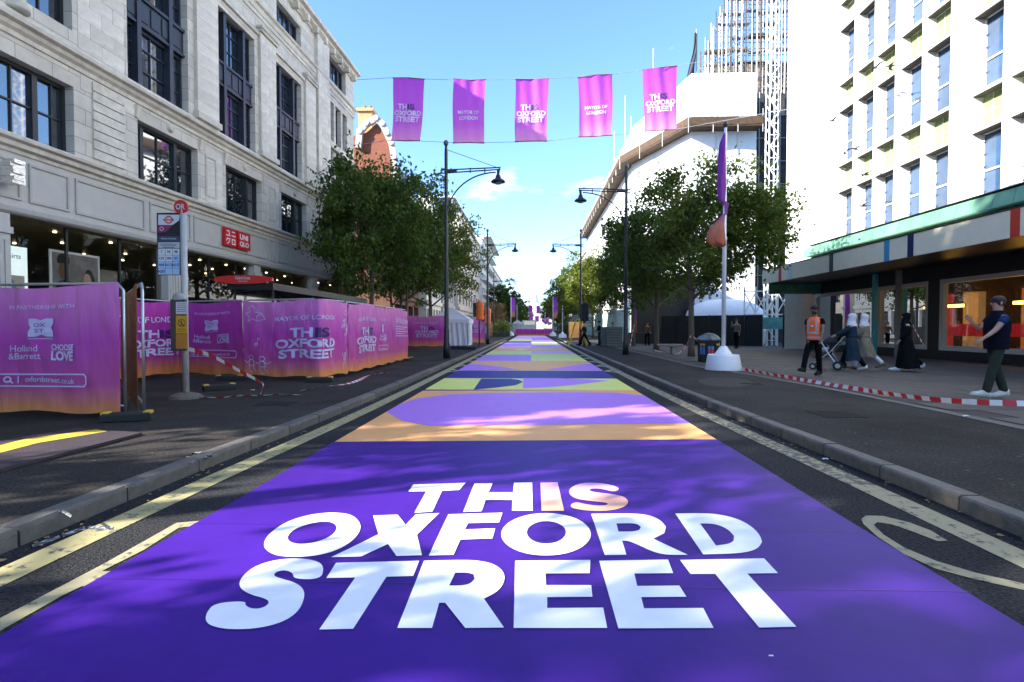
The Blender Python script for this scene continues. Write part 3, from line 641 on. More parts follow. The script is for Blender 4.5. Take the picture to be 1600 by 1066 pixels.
m_soff = mat('dark_soffit_panel', (.05, .04, .025), .7, .1)  # dark panels added to shade the white undersides, which came out too light
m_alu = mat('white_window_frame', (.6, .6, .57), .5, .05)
for ci, c in enumerate(cc):
    for ri, (a, b) in enumerate(rows_w):
        q = MB(); fr = .05
        for s0, s1, z0, z1 in ((c-.60, c-.60+fr, a, b), (c+.60-fr, c+.60, a, b), (c-.52, c+.52, a, a+fr), (c-.52, c+.52, b-fr, b), (c-.52, c+.52, a+(b-a)*.42-.03, a+(b-a)*.42+.03)): q.mbox(RM, s0, s1, -DEP+.02, -DEP+.09, z0, z1)
        f = q.build('window', m_alu, DS)
        t = -DEP+.04; e = random.uniform(-.006, .006)
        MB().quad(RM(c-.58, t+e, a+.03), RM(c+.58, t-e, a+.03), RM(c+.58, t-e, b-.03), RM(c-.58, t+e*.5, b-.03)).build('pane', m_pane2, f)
        q = MB()
        for z in np.arange(a+.25, b, .42): q.mbox(RM, c+.50, c+.56, -DEP+.09, -DEP+.12, z, z+.05)
        tag(q.build('hinge', m_alu, f), kind='stuff')
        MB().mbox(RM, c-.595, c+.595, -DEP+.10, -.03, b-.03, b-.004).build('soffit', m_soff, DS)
    for a, b in rows_g:
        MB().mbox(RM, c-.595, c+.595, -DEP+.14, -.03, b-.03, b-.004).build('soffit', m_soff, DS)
        p = MB().mbox(RM, c-.60, c+.60, -DEP-.03, -DEP+.08, a, b).build('spandrel_panel', random.choice(m_gtile), DS)
        q = MB()
        for k in (-.19, .19): q.mbox(RM, c+k-.012, c+k+.012, -DEP+.08, -DEP+.095, a, b)
        for z in (a+(b-a)*.5,): q.mbox(RM, c-.57, c+.57, -DEP+.08, -DEP+.092, z-.012, z+.012)
        q.build('panel_joint', mat('pale_joint', (.6, .62, .5), .6), p)
# canopy: sloped roof, cream fascia panels with coloured dividers, dark soffit
CA = MB().hexa([(13.03, 2, 4.55), (14.95, 2, 4.55), (14.95, 31.3, 4.55), (13.03, 31.3, 4.55), (13.03, 2, 4.62), (14.98, 2, 5.12), (14.98, 31.3, 5.12), (13.03, 31.3, 4.62)]).build('canopy', m_white, DS)
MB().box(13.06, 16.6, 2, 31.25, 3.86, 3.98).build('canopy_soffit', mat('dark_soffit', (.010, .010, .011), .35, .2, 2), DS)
MB().box(13.4, 16.9, 31.26, 31.4, 3.3, 4.5).build('canopy_end_panel', mat('teal_panel', (.05, .22, .20), .3, .4, 3), DS)
z = 2.0
while z < 29.2:
    MB().hexa([(14.45, z+.006, 5.15), (15.02, z+.006, 5.15), (15.02, z+.744, 5.15), (14.45, z+.744, 5.15), (14.55, z+.006, 5.62), (14.98, z+.006, 5.66), (14.98, z+.744, 5.66), (14.55, z+.744, 5.62)]).build('coping_tile', random.choice(m_copper), DS); z += .75
MB().box(14.5, 15, 2, 29.25, 5.665, 5.70).build('coping_edge', m_black, DS)
DV = [(31.3, None), (29.1, (.45, .02, .03)), (28.0, (.5, .6, .75)), (24.2, (.03, .028, .025)), (20.5, (.05, .32, .52)), (19.25, (.012, .02, .09)), (15.2, (.60, .05, .02)), (12.3, (.5, .4, .05)), (8, (.02, .2, .3)), (2, None)]
for (a, c0), (b, c1) in zip(DV, DV[1:]):
    w0 = .14
    hi, lo = a-(w0 if c0 else 0), b+(w0 if c1 else 0)
    MB().box(13.0, 13.04, lo+.004, hi-.004, 3.84, 4.6).build('fascia_panel', random.choice(m_cream), CA)
    if c1: MB().box(12.985, 13.045, b-w0, b+w0, 3.83, 4.61).build('fascia_divider', mat('divider_%.2f_%.2f' % (c1[0], c1[2]), c1, .35, .05), CA)
q = MB().box(12.98, 13.05, 2, 31.3, 4.6, 4.635); q.build('canopy_edge', m_black, CA)
for c, y in (((.05, .32, .42), 17.0), ((.35, .02, .03), 25.5), ((.04, .28, .30), 15.6), ((.2, .2, .2), 23.9)):
    MB().box(15.6, 15.75, y-.1, y+.1, .12, 3.86).build('canopy_post', mat('post_%.2f' % (c[0]+c[1]), c, .3, .05), DS)
m_glass2 = glass_mat('clear_shop_glass', (.92, .92, .92), 1.22)
# recessed shop windows with a lit interior
m_frame = mat('pale_shop_frame', (.52, .50, .46), .45, .05)
for (a, b) in ((3.0, 9.8), (10.2, 15.6), (16.0, 22.3), (22.9, 26.2), (26.4, 31.9)):
    q = MB()
    for s0, s1, z0, z1 in ((a, a+.17, .5, 3.3), (b-.17, b, .5, 3.3), (a+.17, b-.17, .5, .68), (a+.17, b-.17, 3.13, 3.3)): q.box(16.22, 16.42, s0, s1, z0, z1)
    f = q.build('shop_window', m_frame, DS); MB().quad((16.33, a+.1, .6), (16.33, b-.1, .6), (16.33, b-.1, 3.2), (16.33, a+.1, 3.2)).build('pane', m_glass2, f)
q = MB().box(16.2, 16.5, 2, 32.2, .1, .5); q.box(16.25, 16.5, 2, 32.2, 3.3, 3.87); q.box(16.2, 16.5, 22.3, 22.9, .5, 3.3); q.box(16.2, 16.5, 15.6, 16.0, .5, 3.3); q.build('shop_surround', m_black, DS)
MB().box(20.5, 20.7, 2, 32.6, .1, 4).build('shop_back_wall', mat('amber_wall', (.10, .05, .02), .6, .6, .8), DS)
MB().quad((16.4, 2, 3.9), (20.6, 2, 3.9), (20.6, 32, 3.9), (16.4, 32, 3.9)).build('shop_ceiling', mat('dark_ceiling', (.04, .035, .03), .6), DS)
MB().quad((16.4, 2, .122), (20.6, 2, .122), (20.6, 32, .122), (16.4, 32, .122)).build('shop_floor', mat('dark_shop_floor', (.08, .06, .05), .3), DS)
m_strip = mat('yellow_strip_light', (1, .55, .06), emit=4)
for a, b in ((16.4, 17.9), (18.3, 20.6), (22.95, 24.2), (25.2, 26.0), (26.5, 27.6), (28, 29.2)): MB().box(17.6, 17.68, a, b, 2.25, 2.36).build('strip_light', m_strip, DS)
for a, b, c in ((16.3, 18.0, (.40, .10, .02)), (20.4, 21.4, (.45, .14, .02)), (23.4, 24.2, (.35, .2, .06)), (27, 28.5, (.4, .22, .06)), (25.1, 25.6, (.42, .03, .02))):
    MB().box(18.6, 18.9, a, b, .12, 2.9).build('display_panel', mat('display_%.2f' % (c[0]+c[1]), c, .5, .3, 2, emit=.12), DS)  # panels given a faint glow to brighten the dark interior
MB().box(17.9, 18.1, 16.2, 31, 1.05, 1.55).build('display_rail', mat('red_rail', (.40, .012, .02), .4, .2, emit=.1), DS)  # rail glows faintly too, though it is no lamp
for y in (17.2, 19.2, 21.0, 24.6, 28.8): MB().lathe([(.28, .12), (.24, .9), (.3, 1.0), (.22, 1.5), (.1, 1.62), (.12, 1.85), (.03, 1.95)], (17.3, y, 0), 10, .7).build('mannequin', mat('mannequin_cloth', (.16, .18, .22), .8, .5, 6), DS)
# gulls wheeling in front of the store
m_bird = mat('gull_grey', (.03, .03, .03), .8, .3, 20); m_birdw = mat('gull_white', (.10, .10, .10), .8)
def bird(px, py, x, rz, flap, label):
    p = atX(px, py, x); b = thing('gull', label, 'bird', p, 'gulls flying past the white store', rz); b.scale = (.75, .75, .75)
    prof = [(-.22, .0, .008), (-.14, .0, .045), (0, 0, .065), (.12, .01, .05), (.18, .03, .035), (.22, .03, .03), (.27, .02, .008)]
    q = MB(); q.loft([[(y, r*math.cos(t), z+r*math.sin(t)) for t in np.linspace(0, 2*math.pi, 9)[:-1]] for y, z, r in prof]); q.build('body', m_birdw, b, True, local=True)
    for s in (-1, 1):
        q = MB(); e = .27*math.sin(flap); c = .27*math.cos(flap)
        q.hexa([(-.07, s*.03, .02), (.09, s*.03, .02), (.09, s*c, .02+e), (-.04, s*c, .02+e), (-.07, s*.03, .035), (.09, s*.03, .035), (.09, s*c, .035+e), (-.04, s*c, .035+e)])
        q.hexa([(-.04, s*c, .02+e), (.09, s*c, .02+e), (-.06, s*(c+.3), .02+e*.9), (-.12, s*(c+.28), .02+e*.9), (-.04, s*c, .033+e), (.09, s*c, .033+e), (-.06, s*(c+.3), .03+e*.9), (-.12, s*(c+.28), .03+e*.9)]); q.build('wing', m_bird, b, local=True)
    MB().hexa([(-.34, -.06, .0), (-.2, -.03, .0), (-.2, .03, .0), (-.34, .06, .0), (-.34, -.06, .012), (-.2, -.03, .012), (-.2, .03, .012), (-.34, .06, .012)]).build('tail', m_bird, b, local=True)
for px, py, x, rz, fl, lb in ((1367, 106, 13.6, .6, .5, 'grey winged gull gliding highest, between the upper store windows'), (1392, 103, 13.8, 2.6, -.3, 'pale gull with drooped wings beside the highest gull'), (1300, 189, 14, .3, .4, 'gull flying by the leftmost column of store windows'), (1320, 240, 13.7, .9, .9, 'gull with wings raised steeply below the leftmost column'),
                          (1336, 233, 13.5, 3.6, .2, 'small gull just right of the steep winged gull'), (1322, 265, 13.8, .2, .1, 'gull skimming a green spandrel of the left column'), (1352, 273, 13.8, 3.0, .05, 'gull gliding low by the second green spandrel'), (1349, 322, 14.0, 2.9, .2, 'lowest gull, crossing a window just above the green coping')):
    bird(px, py, x, rz, fl, lb)

# ================================================================ FARTHER BUILDINGS
def simple_block(name, label, x0, x1, y0, y1, h, wallm, wm, floors, bays, sgn, ground=4.2, wfrac=.55, paned=True, roofm=None, sill=True):
    """street building: wall with real openings on its street face, windows with frames and panes"""
    xf = x1 if sgn < 0 else x0
    B = thing(name, label, 'building', (xf, y0, 0)); M = (lambda s, t, z: (xf+t, s, z)) if sgn < 0 else (lambda s, t, z: (xf-t, s, z))
    fh = (h-ground-.8)/floors; bw = (y1-y0)/bays; hs = []
    for f in range(floors):
        for b in range(bays):
            c = y0+(b+.5)*bw; hs.append((c-bw*wfrac/2, c+bw*wfrac/2, ground+.7+f*fh, ground+f*fh+fh*.86))
    gh = [(y0+b*bw+.3, y0+(b+1)*bw-.3, .5, ground-.8) for b in range(bays)]
    q = MB(); wall_grid(q, M, y0, y1, .1, h, hs+gh, .35)
    q.quad((x0, y0, .1), (x1, y0, .1), (x1, y0, h), (x0, y0, h)); q.quad((x0, y1, .1), (x1, y1, .1), (x1, y1, h), (x0, y1, h)); q.quad((x0, y0, h), (x1, y0, h), (x1, y1, h), (x0, y1, h))
    q.build('wall', wallm, B)
    for a, b, c, d in hs:
        q = MB(); q.mbox(M, a, a+.08, -.28, -.18, c, d); q.mbox(M, b-.08, b, -.28, -.18, c, d); q.mbox(M, a+.08, b-.08, -.28, -.18, d-.08, d); q.mbox(M, a+.08, b-.08, -.28, -.18, c, c+.08); q.mbox(M, (a+b)/2-.04, (a+b)/2+.04, -.28, -.19, c+.08, d-.08)
        f = q.build('window', wm, B); MB().quad(M(a, -.26, c), M(b, -.26, c), M(b, -.26, d), M(a, -.26, d)).build('pane', m_pane, f)
        if sill: MB().mbox(M, a-.1, b+.1, -.05, .12, c-.12, c).build('sill', wallm, f)
    for a, b, c, d in gh: MB().quad(M(a, -.3, c), M(b, -.3, c), M(b, -.3, d), M(a, -.3, d)).build('shop_window', m_pane, B)
    q = MB().mbox(M, y0, y1, -.1, .35, h-.35, h+.05); q.mbox(M, y0, y1, -.1, .2, ground-.3, ground+.1); q.build('cornice', wallm, B)
    return B, M
m_brick = ashlar_mat('red_brick', (.24, .075, .04), .24, .075, (0, 2), .006, .8, .3, .18, .25)
m_cream2 = mat('cream_stone', (.62, .58, .50), .8, .12, 2, var2=.1)
# red brick gabled house with white scrolled gable and chimney, end wall towards us above the store roof
RB, M = simple_block('red_brick_house', 'red brick house with white scrolled gable and chimney, behind the street tree', -26, -11.5, 45.2, 55, 13.2, ashlar_mat('red_brick_front', (.15, .06, .035), .24, .075, (1, 2), .006, .8, .3, .18, .25), m_alu, 3, 4, -1)
GP = lambda px, py, y=45.0: (atY(px, py, y).x, atY(px, py, y).z)
brick = [GP(*p) for p in ((540, 300), (540, 215), (572, 206), (588, 192), (598, 204), (605, 222), (609, 244), (612, 300))]
MB().prism(brick, lambda a, b: (a, 45.15, b), lambda a, b: (a, 45.7, b)).build('gable_wall', m_brick, RB)
edge = [GP(*p) for p in ((560, 232), (563, 206), (573, 194), (588, 186), (598, 194), (605, 209), (612, 224), (616, 246), (618, 290))]
q = MB()
for (a, b), (c, d) in zip(edge, edge[1:]): q.bar((a, 44.95, b), (c, 44.95, d), .5, .30, up=(0, 1, 0))
for a, b in edge[1:-1]: q.loft([[(a+.25*math.cos(t), 44.7+k*.5, b+.25*math.sin(t)) for t in np.linspace(0, 2*math.pi, 13)[:-1]] for k in (0, 1)])
q.build('gable_scroll', mat('white_terracotta', (.42, .40, .37), .7, .3, 6, .5, 14), RB)
cl, cr_ = GP(563, 172, 47)[0], GP(584, 172, 47)[0]; ct = GP(572, 174, 47)[1]
q = MB().box(cl, cr_, 46.4, 47.6, ct-2.4, ct-.25); q.box(cl-.15, cr_+.15, 46.25, 47.75, ct-.25, ct); ch = q.build('chimney', mat('tan_brick', (.52, .30, .14), .8, .2, 8), RB)
q = MB()
for k in range(2): q.lathe([(.14, ct), (.12, ct+.35), (.15, ct+.42)], (cl+.4+k*.5, 47, 0), 10)
q.build('chimney_pot', mat('terracotta', (.4, .16, .08), .8), ch)
RT = [GP(*p) for p in ((545, 262), (585, 215), (606, 262))]
MB().prism(RT, lambda a, b: (a, 45.3, b), lambda a, b: (a, 55, b)).build('roof', mat('slate', (.07, .075, .09), .6, .2, 5), RB)
WB, M = simple_block('white_gabled_house', 'white rendered house with a small pointed gable seen over the trees', -24, -10.9, 56, 65, 13.2, m_cream2, m_alu, 3, 5, -1)
MB().prism([(58, 13.2), (58.6, 14.6), (60, 15.8), (61.4, 14.6), (62, 13.2)], lambda a, b: (-10.9, a, b), lambda a, b: (-12.5, a, b)).build('gable', m_cream2, WB)
GD, M = simple_block('domed_house', 'grey green roofed building with a planted terrace behind the trees', -24, -10.8, 66, 75, 14.5, mat('grey_stone', (.4, .4, .38), .8, .1), m_alu, 3, 5, -1)
MB().hexa([(-20, 66, 14.6), (-10.8, 66, 14.6), (-10.8, 75, 14.6), (-20, 75, 14.6), (-18, 67, 17.4), (-12.5, 67, 17.4), (-12.5, 73.5, 17.4), (-18, 73.5, 17.4)]).build('roof', mat('verdigris_roof', (.12, .2, .2), .6, .2, 3), GD)
BB, M = simple_block('beige_block', 'beige stone block with tall window bays and a glazed roof storey', -28, -10.4, 77, 108, 17.6, mat('beige_stone', (.56, .50, .42), .8, .1, 2), m_navy, 4, 8, -1, wfrac=.6)
q = MB().box(-26, -11.5, 78, 107, 17.65, 20.0); r = q.build('roof_storey', mat('blue_glazing', (.03, .07, .12), .08, .1, 1, spec=1), BB)
q = MB()
for y in np.arange(78, 107.5, 2.1): q.box(-11.5, -11.4, y, y+.12, 17.7, 20.0)
q.box(-26, -11.0, 77.8, 107.2, 20.0, 20.25); q.build('roof_frame', m_alu, r)
m_bglass = mat('blue_curtain_glass', (.10, .24, .34), .06, .25, .3, spec=1)
GB, M = simple_block('glass_office', 'blue glass office with white floor bands beyond the beige block', -28, -10.0, 109, 138, 19.5, mat('pale_band', (.6, .6, .58), .6), m_alu, 5, 6, -1, wfrac=.86)
for i, z in enumerate(np.arange(5, 19, 3.0)): MB().box(-10.0, -8.9, 109, 138, z, z+.25).build('floor_band', m_white, GB)
MB().box(-28, -8.2, 109, 139, 19.6, 19.9).build('roof_edge', m_alu, GB)
for nm, lb, y0, y1, h in (('stone_terrace', 'pale stone terrace far down the left side', 140, 185, 17), ('far_terrace', 'farthest grey terrace at the left end of the street', 186, 290, 16)):
    simple_block(nm, lb, -28, -10.2, y0, y1, h, m_cream2, m_alu, 4, 9, -1, sill=False)
simple_block('far_store', 'pale stone store far down the right side behind trees', 11, 30, 104, 180, 17, m_cream2, m_alu, 4, 12, 1, sill=False)
simple_block('far_right_terrace', 'farthest pale terrace at the right end of the street', 11, 30, 182, 300, 16, mat('grey_render', (.48, .47, .45), .8, .1), m_alu, 4, 12, 1, sill=False)
# end of the street: distant tower with a spire
TW = thing('distant_tower', 'tiny pale tower with pointed spire closing the far end of the street', 'building', (2, 330, 0))
MB().box(-3, 7, 326, 336, 0, 11).build('tower_base', m_cream2, TW); MB().box(-.6, 4.6, 328, 334, 11, 16).build('belfry', m_cream2, TW); MB().lathe([(2.6, 16), (1.6, 19), (.05, 25)], (2, 331, 0), 8).build('spire', mat('lead_spire', (.4, .5, .56), .5), TW)

# ---------------------------------------------------------------- white wrapped building on the right, scaffold walkway, scaffold behind
m_wrap = mat('white_sheeting', (.82, .83, .84), .6, .05, 2, .25, 3)
m_board = mat('scaffold_board', (.075, .045, .024), .8, .3, 4, .3, 20)
m_galv = mat('galvanised_tube', (.32, .31, .29), .4, .12, 6, metal=.3)
WR = thing('wrapped_building', 'corner building wrapped in white sheeting with a timber scaffold walkway', 'building', (13, 46, 0))
WX = atY(1181, 300, 46).x
def offp(d):                            # the outline pushed out by d
    return [(WX, 46-d), (13.2-.45*d, 46-d), (10.0-d, 55-.3*d), (10.0-d, 100)]
q = MB()
hs = [22.4, 22.4, 21.3, 21.0]
NS = 14
def wrapline(z0, z1f, d0, mbx):
    P = offp(d0)
    for (a, b, h0, h1) in ((P[0], P[1], hs[0], hs[1]), (P[1], P[2], hs[1], hs[2]), (P[2], P[3], hs[2], hs[3])):
        n = 8 if a is not P[2] else 30; rowsn = 10
        for i in range(n):
            for j in range(rowsn):
                def pt(i, j):
                    t = i/n; k = j/rowsn; x = a[0]+(b[0]-a[0])*t; y = a[1]+(b[1]-a[1])*t; h = h0+(h1-h0)*t
                    bil = .07*math.sin(math.pi*(i % 4)/4)*math.sin(math.pi*(j % 5)/5)
                    nx, ny = (b[1]-a[1]), -(b[0]-a[0]); l = math.hypot(nx, ny); return (x+nx/l*bil*-1, y+ny/l*bil*-1, z0+(h-z0)*k)
                mbx.quad(pt(i, j), pt(i+1, j), pt(i+1, j+1), pt(i, j+1))
wrapline(3.4, None, 0, q); q.quad((WX, 46, 22.4), (13.2, 46, 22.4), (10, 55, 21.3), (WX, 55, 21.3)); q.quad((WX, 55, 21.3), (10, 55, 21.3), (10, 100, 21), (WX, 100, 21)); q.quad((10, 100, 0), (WX, 100, 0), (WX, 100, 21), (10, 100, 21)); q.quad((WX, 46, 0), (WX, 100, 0), (WX, 100, 22.3), (WX, 46, 22.3))
q.build('sheeting', m_wrap, WR, True)
q = MB()                                 # lashing lines of the sheeting
P = offp(.09)
for z in (7.5, 11.5, 15.2, 20.0):
    for a, b in zip(P, P[1:]): q.bar((*a, z), (*b, z), .03)
for t in (.3, .62):
    a, b = P[0], P[1]; x = a[0]+(b[0]-a[0])*t; q.bar((x, 45.9, 15.3), (x, 45.9, 20), .025)
q.build('lashing', mat('lashing_grey', (.45, .45, .45), .7), WR)
P0, P1 = offp(.05), offp(1.3)
wk = None
for (a, b, c, d) in ((P0[0], P0[1], P1[1], P1[0]), (P0[1], P0[2], P1[2], P1[1]), (P0[2], P0[3], P1[3], P1[2])):
    n = max(3, int(math.hypot(b[0]-a[0], b[1]-a[1])/2.4))
    for i in range(n):
        t0, t1 = (i+.01)/n, (i+.99)/n; lp = lambda p, r, t: (p[0]+(r[0]-p[0])*t, p[1]+(r[1]-p[1])*t)
        A, B, C, D = lp(a, b, t0), lp(a, b, t1), lp(d, c, t1), lp(d, c, t0)
        z = 17.6; MB().hexa([(*A, z), (*B, z), (*C, z), (*D, z), (*A, z+.12), (*B, z+.12), (*C, z+.12), (*D, z+.12)]).build('walkway_board', m_board, WR)
        MB().bar((*D, z+.45), (*C, z+.42), .08, .62).build('toe_board', m_board, WR)
        MB().tube([(D[0], D[1], z-.5), (D[0], D[1], z+1.35)], .035, 6).build('guard_post', m_galv, WR)
# base of the wrapped building: hoarding line in green and white
q = MB(); P = offp(.1)
for a, b in zip(P, P[1:]): q.bar((*a, 1.7), (*b, 1.7), .1, 3.3)
q.build('site_hoarding', mat('pale_green_hoarding', (.35, .52, .45), .6, .2, 1), WR)
for px, top, h in ((1021, 76, 4.5), (960, 205, 3.6), (977, 150, 4.0), (986, 182, 3.6)):
    p = atX(px, 200, 11.5) if px < 1000 else atY(px, 120, 50)
    MB().tube([(p.x, p.y, 21), (p.x, p.y, atY(px, top, p.y).z)], .06, 6).build('roof_pole', m_galv, WR)
fp = atY(1088, 120, 48); FL = thing('roof_flag', 'furled dark flag on a pole above the wrapped building', 'flag', (fp.x, fp.y, 22.2))
MB().tube([(fp.x, fp.y, 22.2), (fp.x, fp.y, atY(1088, 46, 48).z)], .07, 8).build('pole', m_galv, FL)
tz = atY(1088, 52, 48).z; q = MB(); rings = []
for i in range(12):
    k = i/11; wd = .08+.55*k; rings.append([(fp.x-.1-wd*.5+wd*.5*math.cos(t)+.1*math.sin(k*5), fp.y+.12*math.sin(3*t+k*4)+.15*math.sin(t), tz-k*3.9) for t in np.linspace(0, 2*math.pi, 17)[:-1]])
q.loft(rings); q.build('cloth', mat('dark_flag_cloth', (.02, .022, .035), .8, .5, 2), FL, True)
# tall scaffold over the side street
SF = thing('tall_scaffold', 'tall white tube scaffold with timber boards stepping up behind the wrapped building', 'scaffold', (22, 60, 0))
st = [MB().tube([(0, 0, 0), (0, 0, 1)], .06, 6).mesh('standard', m) for m in (m_galv, mat('white_tube', (.75, .74, .7), .5), m_board)]
bd = [MB().box(0, 1, -.3, .3, 0, .06).mesh('scaffold_deck', m) for m in (m_board, mat('grey_board', (.26, .2, .15), .8, .2), mat('orange_board', (.42, .20, .07), .8, .2), mat('blue_sheet', (.10, .16, .36), .7))]
xs = list(np.arange(18.4, 29, .5)); n_ = 0
for ri, yy in enumerate((58.4, 59.4, 60.6)):
    for i, x in enumerate(xs):
        top = min(41, 30.3+(x-18.4)*2.5+random.uniform(-.4, 1.4)+.3*ri)
        piece('standard', st[(i+ri) % 3], SF, (x+random.uniform(-.1, .1), yy, 14), scale=(1, 1, top-14))
for k, z in enumerate(np.arange(20, 44, 1.35)):
    x0 = max(18.4, 18.4+(z-30.3)/2.5)
    for yy in (59, 60.4):
        o = MB().tube([(x0-.4, yy, z), (30.6, yy, z)], .045, 6).build('ledger', m_galv, SF)
    x = x0
    while x < 30:
        l_ = random.uniform(.8, 2.4)
        if random.random() < .9: piece('scaffold_deck', random.choice(bd), SF, (x, 59.7+random.uniform(-.4, .4), z+.05), scale=(l_, 1, random.choice((1, 1, 5))))
        x += l_+.1
    for j in range(7):
        a = random.uniform(x0, 29); MB().bar((a, 58.95, z), (a+random.choice((-1.1, 1.1)), 58.95, z+1.3), .05).build('brace', m_galv, SF)
MB().box(19.5, 31, 61.5, 75, 0, 30.5).build('building_core', mat('brown_core', (.26, .21, .17), .8, .4, .6), SF)
# dark netted scaffold and hoist mast in the side street
NT = thing('netted_scaffold', 'dark netted scaffold strip between wrapped building and white store', 'scaffold', (21.5, 49, 0))
MB().box(WX+.1, 24, 49.2, 58, 0, 22).build('net', mat('black_net', (.035, .035, .038), .9, .5, 3), NT)
for x in np.arange(WX+.2, 24, .6): MB().tube([(x, 48.9, .1), (x, 48.9, 22)], .04, 6).build('standard', m_galv, NT)
for z in np.arange(2, 22, 2): MB().tube([(WX+.1, 48.85, z), (24, 48.85, z)], .04, 6).build('ledger', m_galv, NT)
HM = thing('hoist_mast', 'white lattice hoist mast rising beside the white store', 'mast', (17.6, 39.5, 0))
p = atY(1204, 400, 39.5); x0 = p.x
for a, b in ((-.30, -.30), (.30, -.30), (-.30, .30), (.30, .30)): MB().tube([(x0+a, 39.5+b, .1), (x0+a, 39.5+b, 30)], .05, 6).build('mast_leg', m_white, HM)
for i, z in enumerate(np.arange(.5, 29.5, .8)):
    s = 1 if i % 2 else -1
    q = MB().bar((x0-.30*s, 39.08, z), (x0+.30*s, 39.08, z+.8), .06); q.bar((x0-.30, 39.08*1, z), (x0+.30, 39.08, z), .05); q.bar((x0-.30, 39.08, z), (x0-.30, 39.92, z+.8), .05); q.build('lattice', m_white, HM)
# white tube fencing behind the side street barrier
WF = thing('white_site_frames', 'white tubular site frames with teal board behind the black hoarding', 'scaffold', (17, 38, 0))
for i in range(8):
    x = 14.6+i*.75; q = MB(); q.tube([(x, 38, .1), (x, 38, 4.2)], .05, 6); q.bar((x, 38, 2.4), (x+.75, 38, 3.8), .06); q.bar((x, 38, 3.8), (x+.75, 38, 2.4), .06); q.bar((x, 38, 2.3), (x+.75, 38, 2.3), .08); q.bar((x, 38, 3.9), (x+.75, 38, 3.9), .08); q.build('frame', m_white, WF)
MB().box(14.6, 20.6, 37.8, 37.9, 1.3, 2.1).build('teal_board', mat('teal_board', (.08, .30, .27), .5, .2), WF)

# ================================================================ TREES
m_bark = mat('bark', (.10, .085, .06), .9, .3, 8, .6, 20)
m_leaf = [mat('leaf_%d' % i, c, .55, .45, .9, trans=.45, spec=.3, var2=.3, vs2=5) for i, c in enumerate([(.082, .125, .016), (.072, .118, .017), (.12, .15, .017), (.16, .19, .022)])]  # last two are lighter, yellower copies carrying sunlight on some crowns
def tree_mesh(seed, h, cw, cz0, nclump, nleaf, leaf, multi=False):
    """trunk/limb mesh and leaf mesh: leaves clustered round branch ends inside an uneven crown"""
    r = np.random.default_rng(seed); rr = random.Random(seed)
    tb = MB(); ends = []
    stems = [(0, 0)] if not multi else [(-.12, .05), (.12, -.05), (.02, .15)]
    ch = h-cz0; cc_ = np.array([0, 0, cz0+ch*.5])
    for (sx, sy) in stems:
        lean = Vector((rr.uniform(-.3, .3)+sx*6, rr.uniform(-.3, .3)+sy*6, 0))
        top = Vector((sx, sy, 0))+lean+Vector((0, 0, cz0+ch*.75)); mid = Vector((sx*2, sy*2, 0))+lean*.2+Vector((0, 0, cz0*.9))
        r0 = .15 if not multi else .085
        pts = [Vector((sx, sy, -.05)), Vector((sx*1.2, sy*1.2, .5)), mid, mid.lerp(top, .5)+Vector((rr.uniform(-.2, .2), rr.uniform(-.2, .2), 0)), top]
        tb.tube(pts, [r0*1.25, r0, r0*.85, r0*.5, r0*.15], 9)
        for k in range(11 if not multi else 6):
            t = rr.uniform(.0, .9); s = mid.lerp(top, t); a = rr.uniform(0, 2*math.pi); l = cw*.5*rr.uniform(.6, 1.0)*(1-.45*t)
            e = s+Vector((math.cos(a)*l, math.sin(a)*l, ch*rr.uniform(.08, .32))); m_ = s.lerp(e, .5)+Vector((0, 0, rr.uniform(-.25, .15)))
            rb = r0*.42*(1-.5*t); tb.tube([s, m_, e], [rb, rb*.6, rb*.2], 6, False); ends.append(np.array(e))
            for _ in range(3):
                a2 = a+rr.uniform(-1.1, 1.1); e2 = m_+Vector((math.cos(a2)*l*.5, math.sin(a2)*l*.5, rr.uniform(.1, .9))); tb.tube([m_, m_.lerp(e2, .5)+Vector((0, 0, .08)), e2], [rb*.45, rb*.3, rb*.12], 5, False); ends.append(np.array(e2))
    cl = []
    while len(cl) < nclump:
        d = r.normal(size=3); d /= np.linalg.norm(d); rad = r.uniform(.25, 1)**.45
        az = math.atan2(d[1], d[0]); lob = .80+.20*math.sin(az*3+seed)+.12*math.sin(az*5+seed*2.3+d[2]*4)
        p = cc_+d*rad*lob*np.array([cw/2, cw/2, ch*.54])
        if p[2] > cz0-.5: cl.append(p)
    cl = np.array(cl+[e for e in ends])
    n = len(cl)*nleaf; c = np.repeat(cl, nleaf, 0); sz = np.repeat(r.uniform(.6, 1.25, len(cl)), nleaf)[:, None]
    pos = c+r.normal(size=(n, 3))*np.array([.34, .34, .24])*sz
    ax = r.normal(size=(n, 3)); ax /= np.linalg.norm(ax, axis=1)[:, None]; nn = r.normal(size=(n, 3))+np.array([0, 0, .9]); by = np.cross(nn, ax); by /= np.linalg.norm(by, axis=1)[:, None]
    L_ = (leaf*r.uniform(.7, 1.3, n))[:, None]
    v = np.stack([pos-ax*L_*.5, pos+by*L_*.30, pos+ax*L_*.55, pos-by*L_*.30], 1).reshape(-1, 3)
    me = bpy.data.meshes.new('crown'); me.vertices.add(n*4); me.vertices.foreach_set('co', v.ravel()); me.loops.add(n*4); me.loops.foreach_set('vertex_index', np.arange(n*4)); me.polygons.add(n); me.polygons.foreach_set('loop_start', np.arange(n)*4); me.polygons.foreach_set('loop_total', np.full(n, 4)); me.update(calc_edges=True)
    return tb.mesh('trunk', m_bark, True), me
